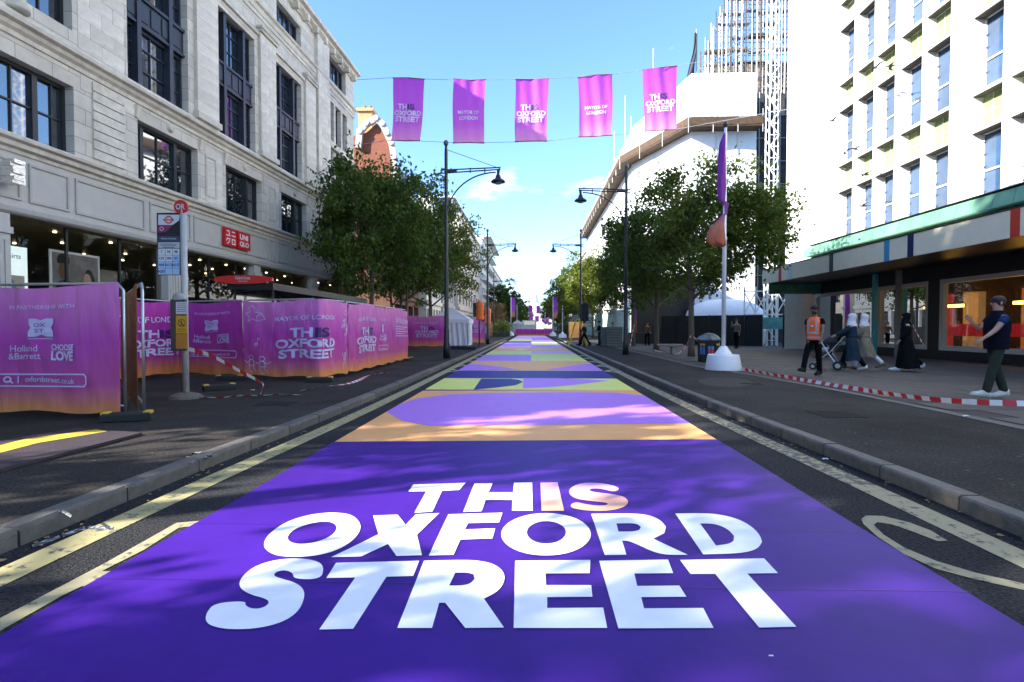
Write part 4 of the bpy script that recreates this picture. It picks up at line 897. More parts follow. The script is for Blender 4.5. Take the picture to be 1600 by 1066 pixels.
def tree(name, label, loc, tm, cm, leafm, rz=0, sc_=(1, 1, 1), group='street trees', shift=(0, 0, 0)):
    t = thing(name, label, 'tree', loc, group, rz); t.scale = sc_
    piece('trunk', tm, t, (0, 0, 0), world=False); c = bpy.data.objects.new('crown', cm); COL.objects.link(c); c.parent = t; c.location = shift
    c.material_slots  # own material per tree through the object slot
    if not cm.materials: cm.materials.append(leafm)
    c.material_slots[0].link = 'OBJECT'; c.material_slots[0].material = leafm; return t
TMS = [tree_mesh(s, 8.9, 7.6, 2.5, 165, 90, .185) for s in (3, 11)]+[tree_mesh(21, 8.8, 7.0, 2.1, 150, 90, .185, True), tree_mesh(33, 9.0, 7.4, 2.3, 155, 90, .185)]
tree('street_tree', 'nearest right hand street tree, trunk wrapped with red and white tape', (7.08, 24.4, .12), *TMS[0], m_leaf[0], 0, (.92, .92, 1), shift=(1.15, 0, 0))
tree('street_tree', 'second right hand street tree, behind the stone bench', (6.85, 30.2, .12), *TMS[1], m_leaf[1], 1.0, (1, 1, .98))
tree('street_tree', 'third right hand street tree, beside the slatted timber planter', (7.0, 37.8, .12), *TMS[3], m_leaf[0], 2.2, (.95, .95, .95))
tree('street_tree', 'nearest left hand street tree, in front of the stone store corner', (-7.5, 25.2, .12), *TMS[3], m_leaf[1], .4, (.86, .86, 1.07))
tree('street_tree', 'second left hand tree with several thin stems', (-7.5, 30.6, .12), *TMS[2], m_leaf[0], .2, (1, 1, 1.2))
tree('street_tree', 'third left hand tree, leaves coloured yellower as if sunlit, just behind the tall lamp post', (-7.2, 38.5, .12), *TMS[1], m_leaf[2], 3.0, (1, 1, 1.15))
FT = tree_mesh(55, 10.5, 8.5, 2.2, 150, 70, .26); FT2 = tree_mesh(66, 12, 9.5, 2.0, 140, 60, .34)
for lb, x, y, m, lf, s, rz in (('fourth right hand tree, leaves coloured as if sunlit, behind the second lamp post', 7.4, 66, FT, 2, 1.0, .5), ('darker right hand tree just beyond the sunlit one', 7.2, 80, FT, 0, 1.05, 2), ('tree with leaves coloured a bright sunlit yellow green far down the right side', 6.5, 104, FT2, 3, 1.0, 1), ('small far tree on the right near the white flagpole', 6.5, 140, FT2, 2, .9, 3), ('last distant tree on the right side', 7.5, 190, FT2, 1, 1.1, 4),
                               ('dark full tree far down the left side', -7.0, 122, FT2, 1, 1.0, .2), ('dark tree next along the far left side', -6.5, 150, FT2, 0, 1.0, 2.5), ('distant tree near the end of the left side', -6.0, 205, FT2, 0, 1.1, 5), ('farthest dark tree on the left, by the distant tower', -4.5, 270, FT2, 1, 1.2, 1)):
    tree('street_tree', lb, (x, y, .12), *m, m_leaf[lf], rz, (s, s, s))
AU = tree_mesh(77, 5.5, 4.6, 1.2, 90, 60, .2)
tree('street_tree', 'small tan autumn tree behind the orange fence panel', (-6.6, 92, .12), *AU, mat('autumn_leaf', (.30, .20, .08), .6, .4, 1, trans=.3), 0, (1, 1, 1))
# the street behind the camera on the left: unseen gap, plane trees added to dapple the sun, then the next block
simple_block('rear_block', 'plain stone block behind the viewpoint on the left side', -30, -12.6, -75, -13.5, 23, m_cream2, m_alu, 5, 12, -1, sill=False)
PT = tree_mesh(101, 24, 15, 9.6, 700, 60, .44); PS_ = tree_mesh(102, 9.5, 9, 3.6, 22, 55, .26); PH = tree_mesh(103, 24.5, 13, 15.5, 360, 60, .44)
for lb, x, y, m, rz in (('tall plane tree added to filter the sun, unseen in the gap behind the viewpoint', -14.5, -1.5, PT, 0), ('second tall plane tree added to filter the sun, unseen behind the viewpoint', -15, -9, PT, 1.4), ('third tall plane tree, added to block the sun, set back unseen in the gap behind the viewpoint', -19.5, -.5, PH, 3.1), ('thin young plane tree added to dapple the sun, unseen at the gap mouth behind the viewpoint', -13.4, -1.2, PS_, .7)):
    tree('added_plane_tree', lb, (x, y, .12), *m, m_leaf[0], rz, group='unseen plane trees added to filter the sun behind the viewpoint')

# ================================================================ BANNERS OVER THE STREET
m_txt = mat('print_white', (.72, .72, .80), .6, .02, trans=.2); m_txn = mat('print_navy', (.03, .015, .12), .6, .02)
m_ban = ramp_mat('banner_print', [(.0, (.45, .10, .06)), (.035, (.74, .28, .58)), (.30, (.58, .12, .60)), (1.0, (.46, .075, .58))], trans=.5, noise=.02, folds=.35)
WY = 34.0
B5 = [((614.8, 121.5), (663.8, 123.8), (656.4, 220.6), (611.5, 219.3), 'logo', 'leftmost hanging banner, deep purple, with street logo'),
      ((709, 124.8), (758.7, 124.8), (755.5, 223), (706.7, 223), 'mayor', 'second hanging banner from the left, reading MAYOR OF LONDON'),
      ((805.2, 124), (856.6, 123), (854.6, 220.6), (805, 222), 'logo', 'middle one of the five hanging pink banners'),
      ((904, 120.2), (957, 115.7), (956, 211.9), (905, 214.5), 'mayor', 'fourth hanging banner, sunlit pink, reading MAYOR OF LONDON'),
      ((1004.8, 110), (1058.4, 103), (1056.8, 202), (1007.4, 205), 'logo', 'rightmost hanging banner, in front of the white wrapped building')]
for bi, (tl, tr, br, bl, kind, lb) in enumerate(B5):
    P = [atY(*p, WY) for p in (tl, tr, br, bl)]
    b = thing('hanging_banner', lb, 'banner', P[3], 'banners strung across the street'); ph = bi*1.7
    def SF_(u, v, d=0, P=P, ph=ph):
        p = P[3].lerp(P[2], u).lerp(P[0].lerp(P[1], u), v)
        return Vector((p.x+.03*math.sin(v*5+ph), p.y-d+.07*math.sin(u*7+ph+v*2)*(.4+v*.6)+.05*math.sin(u*17+v*3+ph)*(1-.3*v)+.05*math.sin(v*4+ph), p.z+.015*math.sin(u*9+ph)))
    q = MB(); nu, nv = 28, 30
    q.v = [tuple(SF_(i/nu, j/nv)) for j in range(nv+1) for i in range(nu+1)]; q.f = [(j*(nu+1)+i, j*(nu+1)+i+1, (j+1)*(nu+1)+i+1, (j+1)*(nu+1)+i) for j in range(nv) for i in range(nu)]
    q.build('cloth', m_ban, b, True)
    q = MB(); q2 = MB(); Mf = lambda u, v: SF_(u, v, .035)
    if kind == 'logo':
        put_text(q, 'TH', Mf, .17, .47, .50, .59, .035); put_text(q2, 'IS', Mf, .50, .72, .50, .59, .035)
        put_text(q, 'OXFORD', Mf, .05, .95, .40, .485, .036); put_text(q, 'STREET', Mf, .08, .90, .30, .39, .036)
    else:
        put_text(q, 'MAYOR OF', Mf, .17, .84, .45, .505, .026); put_text(q, 'LONDON', Mf, .22, .80, .36, .42, .026)
    q.build('lettering', m_txt, b)
    if q2.v: q2.build('lettering', m_txn, b)
    for v_, nm in ((0, 'hem_rod'), (1, 'hem_rod')): MB().tube([SF_(0, v_)-Vector((.03, 0, 0)), SF_(.5, v_), SF_(1, v_)+Vector((.03, 0, 0))], .03, 6).build(nm, mat('hem_brown', (.20, .06, .06), .7), b)
m_wire = mat('steel_wire', (.25, .27, .3), .5)
for nm, z0, k, lb in (('banner_wire', 0, 0, 'upper thin cable carrying the five hanging banners'), ('banner_wire', 0, 1, 'lower thin cable holding the banner hems')):
    pts = [Vector((-11.25, 34.2, 16.95 if not k else 12.9))]
    for (tl, tr, br, bl, *_r) in B5: pts += [atY(*(tl if not k else bl), WY+.05), atY(*(tr if not k else br), WY+.05)]
    pts.append(Vector((15.0, 32.8, 17.9 if not k else 14.2)))
    tag(MB().tube(pts, .016, 5).build(nm, m_wire), lb, 'cable', 'banner cables')

# ================================================================ LAMP POSTS
m_lampblk = mat('lamp_black', (.014, .016, .019), .4, .1, 5)
def lamp_proto():
    t = thing('street_lamp', '', 'street lamp'); H = 8.75
    MB().lathe([(.15, 0), (.15, .5), (.13, .62), (.115, .7), (.11, 1.2), (.095, 1.25), (.085, 3.5), (.075, 3.55), (.07, H-.25), (.055, H-.05), (.05, H)], (0, 0, 0), 14).build('post', m_lampblk, t, True, local=True)
    MB().lathe([(.03, H), (.09, H+.05), (.11, H+.13), (.09, H+.21), (.02, H+.26)], (0, 0, 0), 12).build('finial', mat('finial_grey', (.10, .11, .12), .4), t, True, local=True)
    ax, az = 2.15, 7.78
    q = MB().tube([(-.18, 0, az), (ax+.1, 0, az+.08)], .028, 8); q.tube([(-.18, 0, az-.13), (ax+.1, 0, az+.0)], .028, 8)
    for x in (-.18, .2, 1.0, 1.6, 2.2): q.bar((x, 0, az-.13), (x, 0, az+.08), .04)
    q.box(-.05, .45, -.06, .06, az-.1, az+.02); q.build('arm', m_lampblk, t, local=True)
    q = MB().tube([(ax*(1-math.cos(a)) if 0 else .06+(ax-.1)*math.sin(a)**1.0*1.0 if 0 else .05+(ax-.15)*(1-math.cos(a)), 0, 5.9+(az-.12-5.9)*math.sin(a)) for a in np.linspace(0, math.pi/2, 14)], .03, 8); q.build('curved_bracket', m_lampblk, t, True, local=True)
    MB().tube([(.05, 0, H-.15), (ax-.1, 0, az+.1)], .012, 5).build('stay', m_lampblk, t, local=True)
    q = MB().lathe([(.05, az-.02), (.06, az-.2), (.10, az-.26), (.12, az-.36), (.25, az-.44), (.30, az-.50), (.29, az-.53), (.20, az-.56), (.05, az-.58)], (ax, 0, 0), 18); q.build('lantern', m_lampblk, t, True, local=True)
    q = MB().lathe([(.17, az-.57), (.12, az-.60), (.02, az-.61)], (ax, 0, 0), 14); q.build('lens', mat('lamp_lens', (.25, .25, .23), .2), t, True, local=True)
    MB().tube([(.0, .12, 2.5), (.0, .12, 4.2)], .03, 6).build('conduit', m_lampblk, t, local=True)
    return t
LP = lamp_proto()
for i, (x, y, rz, s, lb) in enumerate(((-3.54, 22.5, 0, 1.0, 'nearest tall black street lamp on the left kerb'), (4.45, 26.0, math.pi, 1.0, 'nearest tall black street lamp on the right, with left pointing arm'), (-3.39, 41.7, 0, .98, 'second black street lamp on the left, behind the covered signals'), (3.75, 42.0, math.pi, .98, 'second black street lamp on the right, by the bagged signal'),
                                       (-5.3, 76, 0, 1.0, 'third, smaller looking street lamp far along the left'), (5.2, 90, math.pi, 1.0, 'farthest right hand street lamp among the trees'))):
    t = LP if i == 0 else copy_tree(LP)
    t.location = (x, y, .12); t.rotation_euler = (0, 0, rz); t.scale = (s, s, s); tag(t, lb, 'street lamp', 'black street lamps')
# band and base clutter

# ================================================================ WHITE FLAGPOLES
m_pole = mat('white_pole', (.80, .81, .83), .4, .03, 3)
def flagpole(label, x, y, z_top, full, base=.53):
    t = thing('flagpole', label, 'flagpole', (x, y, .12), 'white flagpoles with weighted bases')
    MB().lathe([(base, 0), (base*1.0, .02), (base*.86, .44), (base*.83, .47), (base*.80, .44), (base*.3, .43), (.27, .44), (.24, .5), (.12, .68), (.085, .72)], (x, y, .12), 32).build('base', m_pole, t, True)
    MB().lathe([(.062, .7), (.062, 3.9), (.07, 3.92), (.07, 4.0), (.052, 4.02), (.045, z_top-.12)], (x, y, .12), 14).build('pole', m_pole, t, True)
    MB().lathe([(.02, 0), (.07, .04), (.085, .1), (.06, .16), (.01, .19)], (x, y, z_top), 12).build('finial', mat('bronze_ball', (.05, .04, .03), .4), t, True)
    return t
m_flagA = ramp_mat('flag_print', [(.0, (.60, .20, .10)), (.22, (.62, .26, .18)), (.34, (.42, .12, .48)), (1.0, (.30, .05, .52))], trans=.45, noise=.05, folds=.8)
fpx, fpy = 5.8, 16.69; FPz = atY(1134, 200, fpy).z
t = flagpole('nearest white flagpole with a tall round base and furled purple flag', fpx, fpy, FPz, True)
q = MB(); rings = []; zt = atY(1134, 206, fpy).z
for i in range(46):                          # flag wrapped round its pole, bunched and blown out low down
    k = i/45; z = zt-k*(zt-atY(1134, 386, fpy).z)
    prof = [(0, .03), (.1, .17), (.25, .22), (.45, .24), (.6, .19), (.68, .10), (.74, .12), (.80, .30), (.88, .52), (.94, .54), (.985, .44), (1, .16)]
    for (a, p), (b, r2) in zip(prof, prof[1:]):
        if a <= k <= b: wd = p+(r2-p)*(k-a)/(b-a)
    sg = 1 if k < .64 else (1-2*min(1, (k-.64)/.04) if k < .68 else -1)
    side = -1.0 if k < .62 or k > .72 else .35
    ring = []
    for j in range(24):
        a = 2*math.pi*j/24; rad = 1+.16*math.sin(5*a+k*9)+.08*math.sin(9*a-k*14)
        ring.append((fpx+side*wd*.5+wd*.5*math.cos(a)*rad, fpy-.02+min(.16, wd*.35)*math.sin(a)*rad, z+.05*math.sin(3*a)*wd))
    rings.append(ring)
q.loft(rings); q.build('flag', m_flagA, t, True)
for lb, x, y, zt_, fl in (('far white flagpole on the left with a purple feather flag', -3.33, 87, 6.3, -1), ('far white flagpole on the right with a pink and orange flag', 3.15, 81.4, 6.0, 1), ('short white flagpole base beside the right kerb, beyond the ladder', 3.84, 68.2, 3.4, 0), ('small far white flagpole on the left behind the feather flag', -3.0, 110, 6.0, 0), ('small far white flagpole at right before the barrier', 2.9, 120, 6.0, 0)):
    t = flagpole(lb, x, y, zt_, False)
    if fl:
        q = MB(); n = 14
        for i in range(n):
            for j in range(4):
                g = lambda i, j: (x+fl*(-1 if fl < 0 else 1)*0+(1 if fl > 0 else 1)*(.06+j/4*(.55+.12*math.sin(i/n*math.pi))), y+.05*math.sin(i*.7+j), zt_-.1-i/n*3.1)
                q.quad(g(i, j), g(i, j+1), g(i+1, j+1), g(i+1, j))
        q.build('flag', m_flagA, t, True)

# ================================================================ FENCE PANELS WITH PRINTED SCRIMS (left)
PURP = [(.0, (.75, .28, .06)), (.10, (.68, .22, .09)), (.26, (.46, .06, .26)), (.6, (.44, .045, .36)), (1.0, (.50, .07, .42))]
m_scrim = ramp_mat('scrim_print', PURP, rough=.4, trans=.18, noise=.03, folds=.7)
m_scrim2 = ramp_mat('scrim_print_bright', [(.0, (.95, .42, .07)), (.10, (.88, .32, .11)), (.28, (.60, .10, .34)), (.6, (.58, .08, .48)), (1.0, (.76, .23, .60))], rough=.38, trans=.18, noise=.12, ns=1.2, folds=.7)
m_print = mat('scrim_lilac_print', (.62, .55, .80), .5, .03); m_prnav = mat('scrim_navy_print', (.045, .02, .14), .5, .03)
m_steel = mat('fence_steel', (.48, .50, .52), .35, .1, 8, metal=.8)
class Scrim:
    def __init__(s, label, path, z0=.22, z1=2.05, amp=.02, mt=None, group='printed fence panels', seed=0, cut=0, frame=True):
        s.p = [Vector((a, b, 0)) for a, b in path]; s.z0, s.z1, s.amp, s.seed, s.cut = z0, z1, amp, seed, cut
        s.l = [0]
        for a, b in zip(s.p, s.p[1:]): s.l.append(s.l[-1]+(b-a).length)
        s.L = s.l[-1]; s.T = thing('printed_fence', label, 'fence', (path[0][0], path[0][1], .12), group)
        nu, nv = max(16, int(s.L*14)), 22; q = MB()
        q.v = [tuple(s(i/nu, j/nv)) for j in range(nv+1) for i in range(nu+1)]; q.f = [(j*(nu+1)+i, j*(nu+1)+i+1, (j+1)*(nu+1)+i+1, (j+1)*(nu+1)+i) for j in range(nv) for i in range(nu)]
        q.build('scrim', mt or m_scrim, s.T, True)
        if frame:
            for k, (a, b) in enumerate(zip(s.p, s.p[1:])):
                d = (b-a).normalized(); nrm = Vector((-d.y, d.x, 0)); nrm = nrm if nrm.dot(-a) < 0 else -nrm
                a2, b2 = a+nrm*.05+d*(.14 if k else 0), b+nrm*.05-d*(.06 if k == 0 and len(s.p) > 2 else 0); q = MB(); zt = z1+.03
                q.tube([(a2.x, a2.y, .16), (a2.x, a2.y, zt-.1), tuple(a2+d*.1)[:2]+(zt,), tuple(b2-d*.1)[:2]+(zt,), (b2.x, b2.y, zt-.1), (b2.x, b2.y, .16)], .021, 8); q.tube([(a2.x, a2.y, .3), (b2.x, b2.y, .3)], .018, 6)
                q.build('frame', m_steel, s.T, True)
    def __call__(s, u, v, d=0):
        t = min(max(u, 0), 1)*s.L
        for k in range(len(s.l)-1):
            if t <= s.l[k+1] or k == len(s.l)-2: break
        a, b = s.p[k], s.p[k+1]; f = (t-s.l[k])/(s.l[k+1]-s.l[k]); p = a.lerp(b, f); dr = (b-a).normalized(); n = Vector((-dr.y, dr.x, 0))
        if n.dot(-a) < 0: n = -n
        e = s.seed; sag = .035*math.sin(t*2.1+e)*(v)-.02*math.sin(t*5+e)*(1-v)
        wr = s.amp*(math.sin(t*9+v*3+e)+.7*math.sin(t*17-v*6+e*2)+.9*math.sin(t*4+v*9+e)*(1-v)+.5*math.sin((t+v*1.6)*13+e))
        z = s.z0+(s.z1-s.z0)*v+sag
        return p+n*(wr+d+.02)+Vector((0, 0, z))
    def text(s, lines, mt=None, nm='lettering', d=.028):
        q = MB(); W = lambda u, v: s(u, v, d)
        for (b, u0, u1, v0, v1, bold) in lines: put_text(q, b, W, u0, u1, v0, v1, bold, fine=2 if len(s.p) > 2 else 1)
        return q.build(nm, mt or m_print, s.T)
    def draw(s, strokes, wd=.010, asp=None, nm='line_drawing', d=.028):
        q = MB(); k = asp or s.L/(s.z1-s.z0)
        W = lambda u, v: s(u/k, v, d)
        for pts in strokes: stroke(q, [(u*k, v) for u, v in pts], wd, W)
        return q.build(nm, m_print, s.T)
def logo(S, u0, u1, v0, v1):
    w_ = u1-u0; h = v1-v0; g = lambda x: u0+w_*x; y = lambda t: v0+h*t
    S.text([('TH', g(.22), g(.56), y(.68), y(1), .034), ('OXFORD', g(0), g(1), y(.34), y(.64), .036), ('STREET', g(.05), g(.97), y(0), y(.30), .036)])
    S.text([('IS', g(.59), g(.84), y(.68), y(1), .034)], m_prnav)
def partners(S, u0, u1, v0, v1):
    w_ = u1-u0; h = v1-v0; g = lambda x: u0+w_*x; y = lambda t: v0+h*t
    S.text([('IN PARTNERSHIP WITH', g(.14), g(.88), y(.93), y(.98), .008), ('Holland\n&Barrett', g(.11), g(.49), y(.33), y(.50), .006), ('CHOOSE', g(.61), g(.87), y(.44), y(.515), .035), ('LOVE', g(.61), g(.87), y(.32), y(.435), .045), ('oxfordstreet.co.uk', g(.30), g(.88), y(.055), y(.12), .008)])
    c = [(0, 1), (.3, 1), (.5, .9), (.7, 1), (1, 1), (1, .72), (.9, .5), (1, .28), (1, 0), (.7, 0), (.5, .1), (.3, 0), (0, 0), (0, .28), (.1, .5), (0, .72)]
    q = MB().poly([[(g(.36+.27*a), y(.60+.22*b)) for a, b in c]], lambda u, v: S(u, v, .026)); q.build('emblem', m_print, S.T)
    S.text([('OX', g(.435), g(.555), y(.72), y(.765), .01), ('ST.', g(.445), g(.555), y(.65), y(.695), .01)], MATS['scrim_violet'] if 'scrim_violet' in MATS else mat('scrim_violet', (.30, .05, .36), .5), d=.05)
    S.text([('__________', g(.36), g(.63), y(.572), y(.580), .02)])
    r = [(.02, .02), (.98, .02), (1, .05), (1, .13), (.98, .16), (.02, .16), (0, .13), (0, .05)]
    S.draw([[(g(a), y(b)) for a, b in r+[r[0]]], [(g(.205), y(.05)), (g(.205), y(.125))], [(g(.10+.032*math.cos(t)), y(.095+.03*math.sin(t))) for t in np.linspace(0, 2*math.pi, 14)], [(g(.125), y(.075)), (g(.15), y(.05))]], .011)
# A: nearest panel, cut by the left edge of the picture
A = Scrim('nearest fence panel with partner logos and a web address', [(-9.15, 7.72), (-5.72, 7.38)], z0=.20, z1=1.99, amp=.010, mt=m_scrim2, seed=.4)
partners(A, .44, .85, .20, .875)
# second frame leaning behind it, seen edge on
E2 = Scrim('edge-on orange backed fence panel just behind the nearest one', [(-5.56, 7.5), (-8.2, 10.6)], z0=.22, z1=2.0, amp=.004, mt=mat('scrim_back', (.42, .20, .06), .7, .3, 4), seed=2)
Bp = Scrim('fence panel along the shop side, left of the bus stop post', [(-9.43, 11.2), (-9.37, 14.3)], amp=.012, seed=1.1)
Bp.text([('MAYOR OF LONDON', .12, .98, .72, .80, .010)]); logo(Bp, .30, .98, .26, .62)
Cp = Scrim('fence panel with partner logos half hidden by the bus stop post', [(-9.3, 14.0), (-7.15, 13.24)], amp=.012, seed=2.3); partners(Cp, .18, .92, .22, .88)
Dp = Scrim('fence panel bending round the corner, with dancing figures and music notes', [(-7.12, 13.2), (-5.05, 12.78), (-4.84, 14.10)], amp=.014, mt=m_scrim2, seed=3.1)
uC = Dp.l[1]/Dp.L
Dp.text([('MAYOR OF LONDON', .27, .80, .74, .80, .018)]); logo(Dp, .27, .80, .24, .64)
star = [(.05, .90), (.09, .95), (.11, .86), (.16, .85), (.12, .80), (.13, .73), (.09, .77), (.05, .73), (.06, .80), (.03, .84), (.07, .86), (.05, .90)]
fig = lambda x, y, s, f: [[(x+s*.018*math.cos(t), y+.20+.032*math.sin(t)) for t in np.linspace(0, 2*math.pi, 10)], [(x-s*.012, y+.165), (x-s*.02, y+.09), (x+s*.022, y+.09), (x+s*.012, y+.165), (x-s*.012, y+.165)], [(x-s*.012, y+.16), (x-s*.035, y+.13), (x-s*.055, y+.14+f)], [(x+s*.012, y+.16), (x+s*.035, y+.135), (x+s*.06, y+.15-f)], [(x-s*.01, y+.09), (x-s*.018, y+.04), (x-s*.005, y), (x+s*.01, y)], [(x+s*.01, y+.09), (x+s*.022, y+.045), (x+s*.04, y+.01)]]
note = lambda x, y: [[(x+.010*math.cos(t), y+.018*math.sin(t)) for t in np.linspace(0, 2*math.pi, 9)], [(x+.010, y), (x+.014, y+.09), (x+.030, y+.07)]]
Dp.draw([star, [(.09, .95), (.19, .77), (.13, .745)], [(.16, .85), (.19, .77)], *fig(.07, .04, 1, .02), *fig(.165, .03, 1.1, -.02), *note(.115, .42), [(.905, .10), (.93, .24), (.95, .10)], [(.93+.012*math.cos(t), .27+.024*math.sin(t)) for t in np.linspace(0, 6.28, 9)], [(.915, .20), (.90, .29)], [(.945, .20), (.975, .35)], *note(.895, .66), *note(.925, .68), *note(.935, .55), [(.895+.02, .75), (.955, .77)], [(.93, .86), (.96, .90), (.985, .86), (.955, .83), (.93, .86)]], .009)
Ep = Scrim('kerbside fence panel with street logo and small partner logos', [(-4.84, 14.14), (-4.80, 17.9)], amp=.012, mt=m_scrim2, seed=4.4)
Ep.text([('MAYOR OF LONDON', .20, .62, .74, .80, .012)]); logo(Ep, .18, .62, .26, .64); partners(Ep, .70, .97, .24, .82)
Fp_ = Scrim('kerbside fence panel headed DO YOU KNOW at the end of the run', [(-4.80, 17.94), (-4.83, 20.9)], amp=.012, mt=m_scrim2, seed=5.2)
Fp_.text([('DO YOU KNOW', .34, .98, .72, .82, .02)]); Fp_.draw([[(.30, .66-.045*k), (.95-.12*(k % 2), .66-.045*k)] for k in range(5)], .016)
Gp = Scrim('front facing fence panel with street logo, left of the tall lamp post', [(-9.0, 35.2), (-5.35, 33.9)], z1=2.1, amp=.012, mt=m_scrim2, seed=6.1); Gp.text([('MAYOR OF LONDON', .42, .86, .76, .81, .01)]); logo(Gp, .42, .86, .30, .68)
Hp = Scrim('long fence panel receding from the kerb run to the white tent', [(-7.2, 22.2), (-9.0, 35.1)], z1=2.05, amp=.012, mt=m_scrim2, seed=7.7)
Ip = Scrim('purple fence panel behind the orange vested steward', [(-5.2, 44.0), (-3.75, 43.4)], z1=2.1, amp=.008, mt=m_scrim2, seed=8.3); Ip.text([('OXFORD\nSTREET', .2, .9, .4, .75, .01)])
Jp = Scrim('orange fence panel farther along the left pavement', [(-6.4, 77.5), (-4.9, 77.6)], z1=2.0, amp=.006, mt=mat('scrim_orange', (.72, .33, .10), .6, .1), seed=9); Jp.text([('OX', .3, .7, .45, .6, .01)])
for k, (a, b) in enumerate((((4.2, 62), (6.2, 63)), ((5.4, 70), (6.6, 70)))):
    Scrim(('orange fence panel beyond the ladder on the right', 'slim purple fence panel on the far right pavement')[k], [a, b], z1=2.0, amp=.006, mt=(MATS['scrim_orange'], m_scrim)[k], seed=k)
# far barrier across the end of the carpet
for k in range(5):
    x = -2.9+k*1.28; S = Scrim('%s purple barrier panel across the end of the carpet' % ('leftmost', 'second', 'middle', 'fourth', 'rightmost')[k], [(x, 97), (x+1.24, 97)], z0=.1, z1=1.15, amp=.006, mt=m_scrim, group='barrier across the road', seed=k)
# fence feet: black rubber blocks with yellow ends
m_rub = mat('black_rubber', (.02, .02, .02), .85, .2, 10); m_yb = mat('yellow_block', (.62, .42, .05), .6, .25, 8)
def foot(x, y, rz, label):
    t = thing('ballast_block', label, 'ballast', (x, y, .128), 'rubber fence feet', rz); t.scale = (.82, .82, .85)
    q = MB().loft([[(sx*(.36-i), sy*(.11-i), z) for sx, sy in ((-1, -1), (1, -1), (1, 1), (-1, 1))] for z, i in ((0, 0), (.10, .0), (.13, .03))]); q.build('block', m_rub, t, local=True)
    for s in (-1, 1): MB().loft([[(s*(.30+sx*(.055-i)), sy*(.085-i), z) for sx, sy in ((-1, -1), (1, -1), (1, 1), (-1, 1))] for z, i in ((.10, 0), (.142, 0), (.15, .02))]).build('reflector', m_yb, t, local=True)
for x, y, rz, lb in ((-5.55, 7.25, 0.35, 'rubber foot with yellow ends under the nearest fence corner'), (-7.35, 12.95, .2, 'rubber foot below the joint of the dancing figure panel'), (-4.98, 12.6, .1, 'rubber foot with yellow ends at the fence corner by the kerb'), (-6.4, 10.9, .8, 'rubber foot behind the bus stop post'), (-4.75, 20.9, 1.5, 'rubber foot at the far end of the kerbside run')): foot(x, y, rz, lb)
# cable ramp mat with a yellow line, near left
CM = thing('cable_mat', 'dark ribbed cable mat with a yellow stripe on the near left pavement', 'mat', (-5.4, 5.5, .12))
P = [atZ(*p, .125) for p in ((-200, 790), (222, 679), (120, 672), (-260, 735))]
MB().hexa([(p.x, p.y, .121) for p in P]+[(p.x, p.y, .150) for p in P]).build('mat', mat('maroon_mat', (.035, .022, .028), .7, .2, 5, .6, 60), CM)
P = [atZ(*p, .153) for p in ((-230, 768), (60, 692), (168, 674), (150, 671), (40, 686), (-240, 752))]
MB().poly([[(p.x, p.y) for p in P]], lambda a, b: (a, b, .1535)).build('stripe', worn_mat('yellow_stripe', (.60, .40, .03), (.2, .13, .03), .62), CM)

# ================================================================ BUS STOP AND SHELTER
bx, by = -6.28, 9.64
BS = thing('bus_stop', 'bus stop post with route flag, red disc on top and timetable case', 'bus stop', (bx, by, .12))
m_grey = mat('grey_pole', (.42, .41, .39), .45, .12, 5); m_wp = mat('flag_white', (.70, .71, .72), .5, .03)
MB().lathe([(.30, 0), (.26, .05), (.16, .09), (.07, .11)], (bx, by, .12), 14).build('footing', mat('mortar', (.12, .11, .09), .95, .3, 9, .6, 20), BS)
MB().tube([(bx, by, .1), (bx, by, 3.52)], .055, 12).build('post', m_grey, BS, True)
tz = atY(289, 324, by).z
q = MB().loft([[(bx-.02+.125*math.cos(a), by-.03+k, tz+.125*math.sin(a)) for a in np.linspace(0, 2*math.pi, 25)[:-1]] for k in (-.02, .02)]); d = q.build('disc', mat('disc_red', (.62, .03, .02), .4, .03), BS)
q = MB(); put_text(q, 'OR', lambda u, v: (bx-.02-.085+.17*u, by-.056, tz-.05+.10*v), 0, 1, 0, 1, .03); q.build('lettering', m_txt, d)
fx0, fx1 = atY(247, 400, by).x, atY(284.5, 400, by).x; fz = lambda py: atY(266, py, by).z
fl = MB().box(fx0, fx1+.02, by-.02, by+.03, fz(430), fz(333)).build('flag', mat('flag_black', (.02, .02, .022), .5), BS)
FM = lambda px, py, d=0: (atY(px, py, by).x, by-.024-d, atY(px, py, by).z)
def frect(x0, x1, y0, y1, m, nm, d=0): return MB().quad(FM(x0, y1, d), FM(x1, y1, d), FM(x1, y0, d), FM(x0, y0, d)).build(nm, m, fl)
MB().poly([[(248.5, 336), (283, 336), (281, 345), (271, 352), (248.5, 352)]], lambda a, b: FM(a, b)).build('flag_field', m_wp, fl); MB().poly([[(248.5, 352), (271, 352), (261, 363), (248.5, 364)]], lambda a, b: FM(a, b)).build('flag_field', mat('plum', (.30, .03, .12), .5), fl)
frect(248.5, 282, 369.5, 378, mat('slate_blue', (.05, .07, .12), .5), 'name_plate'); frect(248.5, 282, 379, 388, mat('pale_plate', (.55, .55, .54), .5), 'direction_plate')
m_pb = mat('pale_blue_tile', (.42, .58, .78), .5, .03)
TL = [['7', '94', '98'], ['139', '390', 'N7'], ['N98', 'N113', 'N137'], ['N207', '', '']]
for r in range(4):
    for c in range(3):
        x0 = 248.5+c*11.3; y0 = 389+r*10.2; frect(x0, x0+10.8, y0, y0+9.8, m_pb if r > 1 or (r == 1 and c == 2) else m_wp, 'route_tile')
        if TL[r][c]:
            q = MB(); h = 4.6; w_ = 2.6*len(TL[r][c]); put_text(q, TL[r][c], lambda u, v: FM(x0+5.4-w_/2+w_*u, y0+7.2-h*v, .003), 0, 1, 0, 1, .02); q.build('route_number', m_txn, fl)
